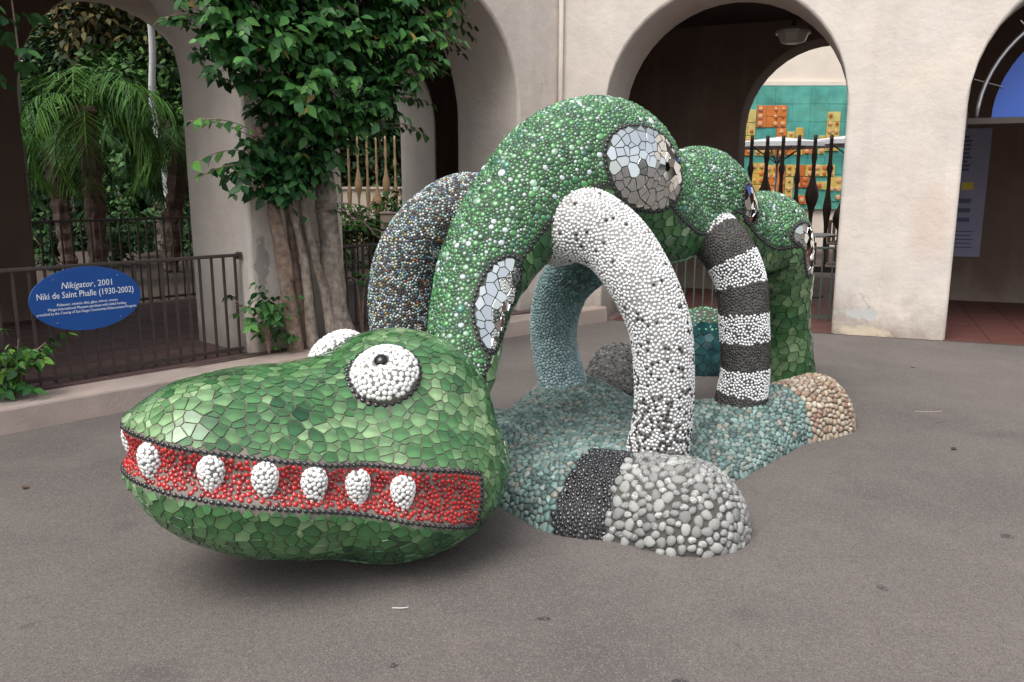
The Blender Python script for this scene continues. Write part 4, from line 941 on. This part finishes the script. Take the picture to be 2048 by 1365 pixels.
# ---- pebble base with its four lobes
def cap(a, b, r0, r1, h0, h1, n=5):
    a, b = np.array(a, float), np.array(b, float); out = []
    ax = (b - a) / np.linalg.norm(b - a); bx = np.array([-ax[1], ax[0]])
    for i in range(n):
        f = i / (n - 1); c = a + (b - a) * f; r = r0 + (r1 - r0) * f; h = h0 + (h1 - h0) * f
        out.append(ball((c[0], c[1], .0), (r, r, h), n=14))
    return out
lobes = [cap((.45, 4.7), (.40, 3.92), .85, .36, .17, .24), cap((.40, 3.95), (.80, 3.70), .30, .32, .30, .335, 4), cap((.8, 4.9), (1.5, 5.15), .72, .36, .17, .26), cap((1.5, 5.15), (2.04, 5.42), .32, .27, .27, .35, 5), cap((.5, 5.0), (.45, 5.85), .75, .36, .17, .24), cap((.2, 4.9), (-.62, 4.8), .7, .4, .17, .26)]
V, T = blob('base', [b for L in lobes for b in L], .03, 12)
sk = Skin(V, T)
base = sk.obj('base', M['grout_dark'], scu, SC)
P, N, _ = sk.sample(110000); ok = (P[:, 2] > .004) & (N[:, 2] > -.35) & (np.einsum('ij,ij->i', N, CAM - P) > -.35 * np.linalg.norm(CAM - P, axis=1)); P, N = P[ok], N[ok]
gx = (P[:, 0] - .655) * .84 - (P[:, 1] - 3.80) * .54       # along the near foot
near = (gx > -.31) & (P[:, 1] < 4.25) & (P[:, 0] > .15); grey = near & (gx > -.07); dark = near & ~grey
brown = ((P[:, 0] - 1.78) * .89 + (P[:, 1] - 5.28) * .45 > 0)
r_ = np.where(grey, .035, np.where(dark, .0155, np.where(brown, .030, .0275)))
r_ = r_ * rng.uniform(.7, 1.35, len(r_)); k = poisson(P, r_); P, N, r_ = P[k], N[k], r_[k]; grey, dark, brown = grey[k], dark[k], brown[k]; rest = ~(grey | dark | brown)
teal = lambda n: pal(n, [(.12, .195, .18), (.165, .25, .235), (.225, .315, .29), (.085, .135, .128), (.26, .30, .265), (.26, .245, .20), (.17, .20, .185)], [.22, .22, .15, .16, .09, .05, .11], .18)
Z3 = np.zeros((0, 3))
q = rest; tiles(base, 'pebble', P[q], N[q], Z3, .01, .0038, .01, .036, teal(q.sum()), M['stone'], 200, others=P[~q], tilt=.14, dome=.011, wear=1)
q = grey; Pg = relax(P[q], N[q], r_[q] * 1.22, 6); beads(base, 'pebble', Pg, N[q], None, r_[q] * .72, r_[q] * .56, .017, pal(q.sum(), [(.30, .30, .285), (.37, .37, .35), (.24, .24, .235)]), M['granite'], 70, 9, .14)
q = brown; tiles(base, 'pebble', P[q], N[q], Z3, .01, .005, .01, .04, pal(q.sum(), [(.33, .25, .175), (.38, .31, .235), (.25, .165, .12), (.41, .36, .29)]), M['stone'], 20, others=P[~q], tilt=.10, dome=.017, wear=1)
q = dark; tiles(base, 'bead', P[q], N[q], Z3, .01, .0035, .01, .018, pal(q.sum(), [(.018, .02, .026), (.03, .034, .042), (.012, .012, .014)]), M['glass'], 30, others=P[~q], tilt=.14, dome=.009, wear=1)
# far lobe, separate dark mound behind the base
V, T = blob('mound', [ball((.87, 6.62, 0), (.27, .30, .34), n=14), ball((.75, 6.3, 0), (.3, .4, .2), n=14)], .03, 6); sk = Skin(V, T); mound = sk.obj('foot', M['grout_dark'], scu, SC)
P, N, _ = sk.sample(6000); ok = P[:, 2] > 0; P, N = P[ok], N[ok]; k = poisson(P, .028); P, N = P[k], N[k]
beads(mound, 'pebble', P, N, None, .014, .011, .008, pal(len(P), [(.06, .06, .065), (.16, .16, .165), (.03, .03, .035)]), M['stone'], 0)

# ---- body
BODY = [(-.36, 3.85, .50, .17), (-.26, 4.0, .70, .175), (-.229, 4.2, .922, .199), (-.149, 4.4, 1.174, .245), (.044, 4.62, 1.455, .305), (.288, 4.8, 1.645, .385), (.561, 4.95, 1.685, .405), (.83, 5.12, 1.46, .315), (1.005, 5.32, 1.39, .275), (1.215, 5.53, 1.53, .325), (1.45, 5.78, 1.36, .285), (1.683, 6.0, 1.23, .262), (1.90, 6.22, 1.225, .325), (2.11, 6.45, .90, .235), (2.198, 6.6, .494, .20), (2.297, 6.75, .03, .24)]
V, T, U, A, pts = grid_tube(BODY, .028, 56); sk = Skin(V, T, U, A); body = sk.obj('body', M['grout_green'], scu, SC)
Lb = U.max()
bellyc = np.radians(82) - .25 * np.clip((U - .72 * Lb) / (.1 * Lb), 0, 1)
fdors = bellyc - np.abs(A); fdors = np.where(U > .80 * Lb, -.3, fdors) if False else fdors - np.clip((U - .76 * Lb) / (.04 * Lb), 0, 1) * 2
# plain oval mirror insets on the flank
rad = np.interp(U, np.linspace(0, Lb, len(pts)), pts[:, 3])
sideA = 1 if (V[(np.abs(U - .4 * Lb) < .05) & (A > 1.2) & (A < 1.8)][:, 1].mean() < pts[int(.4 * len(pts)), 1]) else -1
ov = [(.115, 76, .30, .13), (.365, 74, .28, .24), (.585, 62, .16, .12), (.765, 66, .30, .11)]
fm = np.full(len(V), -9.)
for u0, a0, ru, ra in ov:
    d = np.sqrt(((U - u0 * Lb) / ru) ** 2 + ((A * sideA - math.radians(a0)) * rad / ra) ** 2); fm = np.maximum(fm, (1 - d) * ra)
fd = np.where(fm > -.0, -1, fdors)
Bp, Bn, Bd = sk.contour(np.minimum(fdors * rad, .2), .032)
keep = np.ones(len(Bp), bool)
if len(Bp):
    kd = kdtree.KDTree(len(V)); [kd.insert(p, i) for i, p in enumerate(V)]; kd.balance(); keep = np.array([fm[kd.find(p)[1]] < .012 for p in Bp])
Bp, Bn, Bd = Bp[keep], Bn[keep], Bd[keep]; Mp, Mn, Md = sk.contour(fm, .030)
Bp, Bn, Bd = np.concatenate([Bp, Mp]), np.concatenate([Bn, Mn]), np.concatenate([Bd, Md])
beads(body, 'bead', Bp, Bn, Bd, .0125, .010, .010, BLACK, M['glass'], 0)
S2 = Skin(V, T, fdors, fm); P, N, (qd, qm) = S2.sample(400000); ok = np.einsum('ij,ij->i', N, CAM - P) > -.45 * np.linalg.norm(CAM - P, axis=1); P, N, qd, qm = P[ok], N[ok], qd[ok], qm[ok]
hid = np.zeros(len(P), bool)
don = (qd > .03) & (qm < -.012)
Pd, Nd = P[don], N[don]
chosen = Bp; rch = np.full(len(Bp), .026); outP, outN, outR = [], [], []
for rr, cnt in ((.040, 260), (.028, 2200), (.019, 20000), (.0130, 200000)):
    sel = rng.choice(len(Pd), min(cnt, len(Pd)), replace=False); r__ = np.full(len(sel), rr) * rng.uniform(.9, 1.1, len(sel))
    k = poisson(Pd[sel], r__, chosen, rch); outP.append(Pd[sel][k]); outN.append(Nd[sel][k]); outR.append(r__[k]); chosen = np.concatenate([chosen, outP[-1]]); rch = np.concatenate([rch, outR[-1]])
    if rr == .027: pass
bp, bn, br = map(np.concatenate, (outP, outN, outR)); n = len(bp)
bp = relax(np.concatenate([bp, Bp]), np.concatenate([bn, Bn]), np.r_[br * 1.22, np.full(len(Bp), .026)], 3, len(Bp))[:n]
col = pal(n, [(.035, .165, .05), (.075, .26, .08), (.016, .085, .028), (.22, .39, .25), (.045, .18, .12), (.45, .53, .52)], [.28, .26, .20, .12, .07, .07], .2)
beads(body, 'bead', bp, bn, None, br * .60, br * .54, br * .26, col, M['glass'], 260, 6, .1)
ton = (qd < -.0) & (qm < -.012); Pt, Nt = P[ton], N[ton]; r__ = rng.uniform(.045, .085, len(Pt)); k = poisson(Pt, r__); Pt, Nt = Pt[k], Nt[k]
mon = qm > .012; Pm, Nm = P[mon], N[mon]; k = poisson(Pm, rng.uniform(.026, .085, len(Pm))); Pm, Nm = Pm[k], Nm[k]
tiles(body, 'tile', Pt, Nt, Bp, .011, .006, .006, .085, patchy(Pt, *GREEN), M['glaze'], 100, others=Pm)
mcol = np.ones((len(Pm), 3)); tiles(body, 'mirror_tile', Pm, Nm, Bp, .011, .004, .005, .09, mcol, M['mirror'], 120, others=Pt, tilt=.05)

# ---- arched legs
LEG = {
 'white': [(.235, 4.70, 1.365, .215), (.365, 4.52, 1.40, .208), (.536, 4.42, 1.313, .185), (.669, 4.30, 1.123, .17), (.768, 4.25, .888, .16), (.802, 4.25, .634, .155), (.809, 4.28, .365, .156), (.769, 4.30, .048, .175)],
 'band': [(1.061, 5.5, 1.332, .167), (1.199, 5.38, 1.347, .17), (1.334, 5.25, 1.234, .165), (1.437, 5.18, 1.019, .157), (1.468, 5.15, .737, .153), (1.49, 5.15, .445, .150), (1.474, 5.15, .248, .162), (1.463, 5.15, .081, .181)],
 'mixed': [(-.06, 4.72, 1.45, .175), (-.269, 4.78, 1.495, .18), (-.473, 4.80, 1.38, .18), (-.61, 4.82, 1.177, .187), (-.654, 4.82, .942, .19), (-.643, 4.82, .672, .19), (-.63, 4.82, .10, .19)],
 'blue': [(.662, 5.2, 1.238, .158), (.526, 5.4, 1.126, .164), (.361, 5.6, .938, .17), (.295, 5.72, .677, .163), (.306, 5.76, .454, .157), (.363, 5.78, .212, .168), (.383, 5.78, .06, .189)]}
LAB = {'white': 'white beaded arched leg', 'band': 'arched leg with black and white bands', 'mixed': 'arched leg of mixed small glass beads', 'blue': 'arched leg of pale blue chips'}
def inside_body(P):
    kd = kdtree.KDTree(len(pts)); [kd.insert(p[:3], i) for i, p in enumerate(pts)]; kd.balance(); r = []
    for p in P: co, i, d = kd.find(p); r.append(d < pts[i, 3] - .01)
    return np.array(r)
for kind, sp in LEG.items():
    V, T, U, A, lp = grid_tube(sp, .03, 36); sk = Skin(V, T, U, A); leg = sk.obj('leg', M['grout_dark'] if kind != 'white' else M['grout_white'], scu, SC); leg['label'] = LAB[kind]
    rr = {'white': .0158, 'band': .0150, 'mixed': .0128, 'blue': .0185}[kind]; P, N, (u, a) = sk.sample({'white': 70000, 'band': 60000, 'mixed': 110000, 'blue': 40000}[kind]); ok = np.einsum('ij,ij->i', N, CAM - P) > -.45 * np.linalg.norm(CAM - P, axis=1); P, N, u = P[ok], N[ok], u[ok]
    k = poisson(P, rr * rng.uniform(.8, 1.25, len(P))); P, N, u = P[k], N[k], u[k]; P = relax(P, N, rr * 1.25, 3); ib = inside_body(P); P, N, u = P[~ib], N[~ib], u[~ib]; n = len(P); f = u / U.max()
    if kind == 'white':
        darkp = np.clip((f - .55) * 1.0, 0, .34) + .035; c = np.where(rng.random(n)[:, None] < darkp[:, None], pal(n, [(.02, .018, .016), (.045, .04, .035)]), pal(n, [(.77, .78, .78), (.71, .72, .73), (.73, .72, .70)], jit=.05))
        beads(leg, 'bead', P, N, None, rr * rng.uniform(.56, .72, n), rr * rng.uniform(.5, .6, n), rr * .45, c, M['ceramic'], 150, 6)
    elif kind == 'band':
        dk = (np.floor(f * 9.2) % 2) == 0; c = np.where(dk[:, None], pal(n, [(.02, .018, .018), (.05, .045, .042), (.03, .026, .024)]), pal(n, [(.82, .83, .84), (.76, .77, .78)], jit=.05)); beads(leg, 'bead', P, N, None, rr * rng.uniform(.56, .72, n), rr * rng.uniform(.46, .58, n), np.where(dk, rr * .34, rr * .50), c, M['ceramic'], 60, 6)
    elif kind == 'mixed':
        c = pal(n, [(.015, .015, .017), (.10, .09, .08), (.45, .50, .48), (.25, .38, .42), (.10, .20, .35), (.40, .12, .05), (.45, .38, .12), (.18, .34, .28), (.62, .64, .62)], [.32, .08, .17, .11, .07, .03, .04, .08, .10]); beads(leg, 'bead', P, N, None, rr * .60, rr * .56, rr * .45, c, M['glass'], 60, 6)
    else:
        g_ = np.clip((f - .25) * 1.9, 0, 1)[:, None]; c = pal(n, [(.10, .21, .21), (.16, .27, .26), (.07, .14, .14)]) * (1 - g_) + pal(n, [(.42, .57, .59), (.50, .63, .64), (.34, .48, .50)]) * g_; tiles(leg, 'pebble', P, N, np.zeros((0, 3)), .01, .0026, .01, .02, c, M['stone'], 40, tilt=.18, dome=.007, wear=1)
# ---- tail end lying on the ground
V, T = blob('tail', [ball((2.25, 6.9, .25), (.3, .28, .36), n=14), ball((1.95, 7.05, .22), (.38, .26, .36), n=14), ball((1.66, 7.1, .2), (.30, .26, .37), n=14)], .035, 8); ok = None
sk = Skin(V, T); tail = sk.obj('tail', M['grout_dark'], scu, SC); P, N, _ = sk.sample(16000); ok = P[:, 2] > 0; P, N = P[ok], N[ok]; upm = P[:, 2] > .40
k = poisson(P[upm], .03); Pb, Nb = P[upm][k], N[upm][k]; beads(tail, 'bead', Pb, Nb, None, .0135, .012, .009, pal(len(Pb), [(.05, .22, .07), (.10, .34, .12), (.2, .42, .3)]), M['glass'])
k = poisson(P[~upm], .06); Pt, Nt = P[~upm][k], N[~upm][k]; tiles(tail, 'tile', Pt, Nt, Pb[:0], .01, .006, .006, .08, patchy(Pt, (.01, .045, .05), (.02, .08, .085), (.05, .14, .15)), M['glaze'])

# ---- head
HC = np.array([-.55, 3.62, 0]); ax = np.array([-.826, -.563, 0]); sd = np.array([.563, -.826, 0]); up = np.array([0, 0, 1.])
def HP(a, s, z): return HC + ax * a + sd * s + up * z
def tilt(deg): c, s = math.cos(R(deg)), math.sin(R(deg)); return np.array([ax * c + up * s, sd, up * c - ax * s])
parts = [ball(HP(-.02, 0, .52), (.46, .46, .45), tilt(0)), ball(HP(.06, .10, .37), (.54, .52, .385), tilt(0)), ball(HP(.42, .07, .42), (.70, .46, .35), tilt(10)), ball(HP(.55, .0, .62), (.58, .38, .25), tilt(3)), ball(HP(.82, .02, .56), (.30, .36, .30), tilt(0)), ball(HP(.25, 0, .66), (.42, .34, .22), tilt(0))]
V, T = blob('head', parts, .024, 22)
hc = V - HC; a_ = hc @ ax; s_ = hc @ sd
def mouth(V):
    h = V - HC; a = h @ ax; s = h @ sd; zl = .33 + .30 * np.clip((a + .1) / 1.25, 0, 1) ** .85; hwid = .085 + .035 * np.clip(1 - a / .5, 0, 1)
    f = np.minimum(hwid - np.abs(V[:, 2] - zl), a + .12); return f, V[:, 2] - zl, hwid
fmo, dz, hwid = mouth(V); N0 = vnormals(V, orient(V, T)); groove = np.clip(1 - (dz / hwid) ** 2, 0, 1) * np.clip((a_ + .12) / .12, 0, 1)
V = V - N0 * (groove * .035)[:, None]
V = V + N0 * (.010 * np.exp(-((np.abs(dz) - hwid * 1.05) / .05) ** 2) * np.clip((a_ + .1) / .1, 0, 1))[:, None]
fmo, dz, hwid = mouth(V); sk = Skin(V, T, fmo); head = sk.obj('head', M['grout'], scu, SC); bvh = BVHTree.FromPolygons(V.tolist(), sk.T.tolist())
Lp, Ln, Ld = sk.contour(fmo, .0235)
# eyes: two plain bead-covered domes
eyes = []
eye_pts = []
for s in (.235, -.235):
    c = HP(.12, s, .78); nrm = np.array(ax * .50 + sd * s * 1.9 + up * 1.05); nrm /= np.linalg.norm(nrm)
    co, nn, _, _ = bvh.ray_cast(Vector(c + nrm * .6), Vector(-nrm)); c = np.array(co); nrm = nrm * .5 + np.array(nn) * .5; nrm /= np.linalg.norm(nrm); eyes.append((c, nrm))
P, N, (fm_,) = sk.sample(90000)
ed = np.min([np.linalg.norm(P - c, axis=1) for c, _ in eyes], 0)
red = (fm_ > .014) & (ed > .2); Pr, Nr = P[red], N[red]; k = poisson(Pr, .0148 * rng.uniform(.9, 1.15, len(Pr)), Lp, .020); Pr, Nr = Pr[k], Nr[k]; n = len(Pr); Pr = relax(np.concatenate([Pr, Lp]), np.concatenate([Nr, Ln]), np.r_[np.full(n, .0188), np.full(len(Lp), .022)], 4, len(Lp))[:n]
beads(head, 'bead', Pr, Nr, None, .0105, .0096, .0072, pal(len(Pr), [(.34, .006, .008), (.44, .010, .010), (.20, .004, .006), (.40, .018, .014)]), M['glass'], 150)
beads(head, 'border_bead', Lp, Ln, Ld, .0112, .0092, .008, BLACK, M['glass'], 120)
gr = (fm_ < -.006) & (ed > .165) & (P[:, 2] > .003); Pt, Nt = P[gr], N[gr]; k = poisson(Pt, rng.uniform(.024, .056, len(Pt))); Pt, Nt = Pt[k], Nt[k]
ER = []
for c, nrm in eyes:
    X, Y = frames(nrm[None], up[None]); ring = [c + (X[0] * math.cos(t) + Y[0] * math.sin(t)) * .155 for t in np.linspace(0, 2 * math.pi, 33)[:-1]]; rp = []
    for p in ring: co, nn, _, _ = bvh.find_nearest(Vector(p)); rp.append((np.array(co), np.array(nn)))
    ER += rp
EP = np.array([p for p, _ in ER]); EN = np.array([n for _, n in ER])
beads(head, 'border_bead', EP, EN, None, .0125, .0125, .010, BLACK, M['glass'], 60, 7)
hi = patchy(Pt, *GREEN, scale=3.5); tiles(head, 'tile', Pt, Nt, np.concatenate([Lp, EP]), .0095, .0045, .0045, .065, hi, M['glaze'], 300, tilt=.03)
for i, (c, nrm) in enumerate(eyes):
    X, Y = frames(nrm[None], up[None]); Rm = np.array([X[0], Y[0], nrm]); V, F = ball(c - nrm * .02, (.142, .142, .10), Rm, 16); T = np.array([t for q in F for t in ((q[0], q[1], q[2]), (q[0], q[2], q[3]))]); es = Skin(V, T)
    eye = es.obj('eye', M['grout'], scu, SC); P, N, _ = es.sample(9000); ok = ((P - c) @ nrm > .0); P, N = P[ok], N[ok]; pc = c + nrm * .08; pd = np.linalg.norm(P - pc, axis=1); P, N = P[pd > .036], N[pd > .036]
    k = poisson(P, .0175 * rng.uniform(.9, 1.1, len(P))); P, N = P[k], N[k]; P = relax(P, N, .0218, 5); beads(eye, 'bead', P, N, None, .0118, .0108, .008, pal(len(P), [(.80, .80, .78), (.74, .75, .74)], jit=.05), M['ceramic'], 70)
    V, F = ball(pc - nrm * .004, (.030, .030, .02), Rm, 10); MB().add(V, F).build('pupil', M['pupil'], eye, None, smooth=True)
# short peg teeth along the upper lip, evenly spaced
k = 0
for s in (1, -1):
    for j in range(6):
        a = .22 + j * .165; zl = .33 + .30 * ((a + .1) / 1.25) ** .85 + .035
        p0 = HP(a, s * .9, zl); co, nn, _, _ = bvh.ray_cast(Vector(p0), Vector(-sd * s))
        if co is None: continue
        c = np.array(co) + np.array(nn) * .01 - up * .035; nn = np.array(nn); X_ = np.cross(up, nn); X_ /= np.linalg.norm(X_)
        V, F = ball(c, (.042, .036, .075), np.array([X_, np.cross(up, X_) * -1, up]), 12); T = np.array([t for q in F for t in ((q[0], q[1], q[2]), (q[0], q[2], q[3]))])
        V[:, :2] = c[:2] + (V[:, :2] - c[:2]) * (1 + .55 * np.clip((V[:, 2:3] - c[2]) / .075, -1, 1) * .8); ts = Skin(V, T); tooth = ts.obj('tooth', M['grout'], scu, SC)
        P, N, _ = ts.sample(1800); q = poisson(P, .0145); P, N = P[q], N[q]; P = relax(P, N, .018, 4); beads(tooth, 'bead', P, N, None, .0098, .009, .006, pal(len(P), [(.80, .80, .78), (.75, .76, .75)], jit=.05), M['ceramic'], 0)
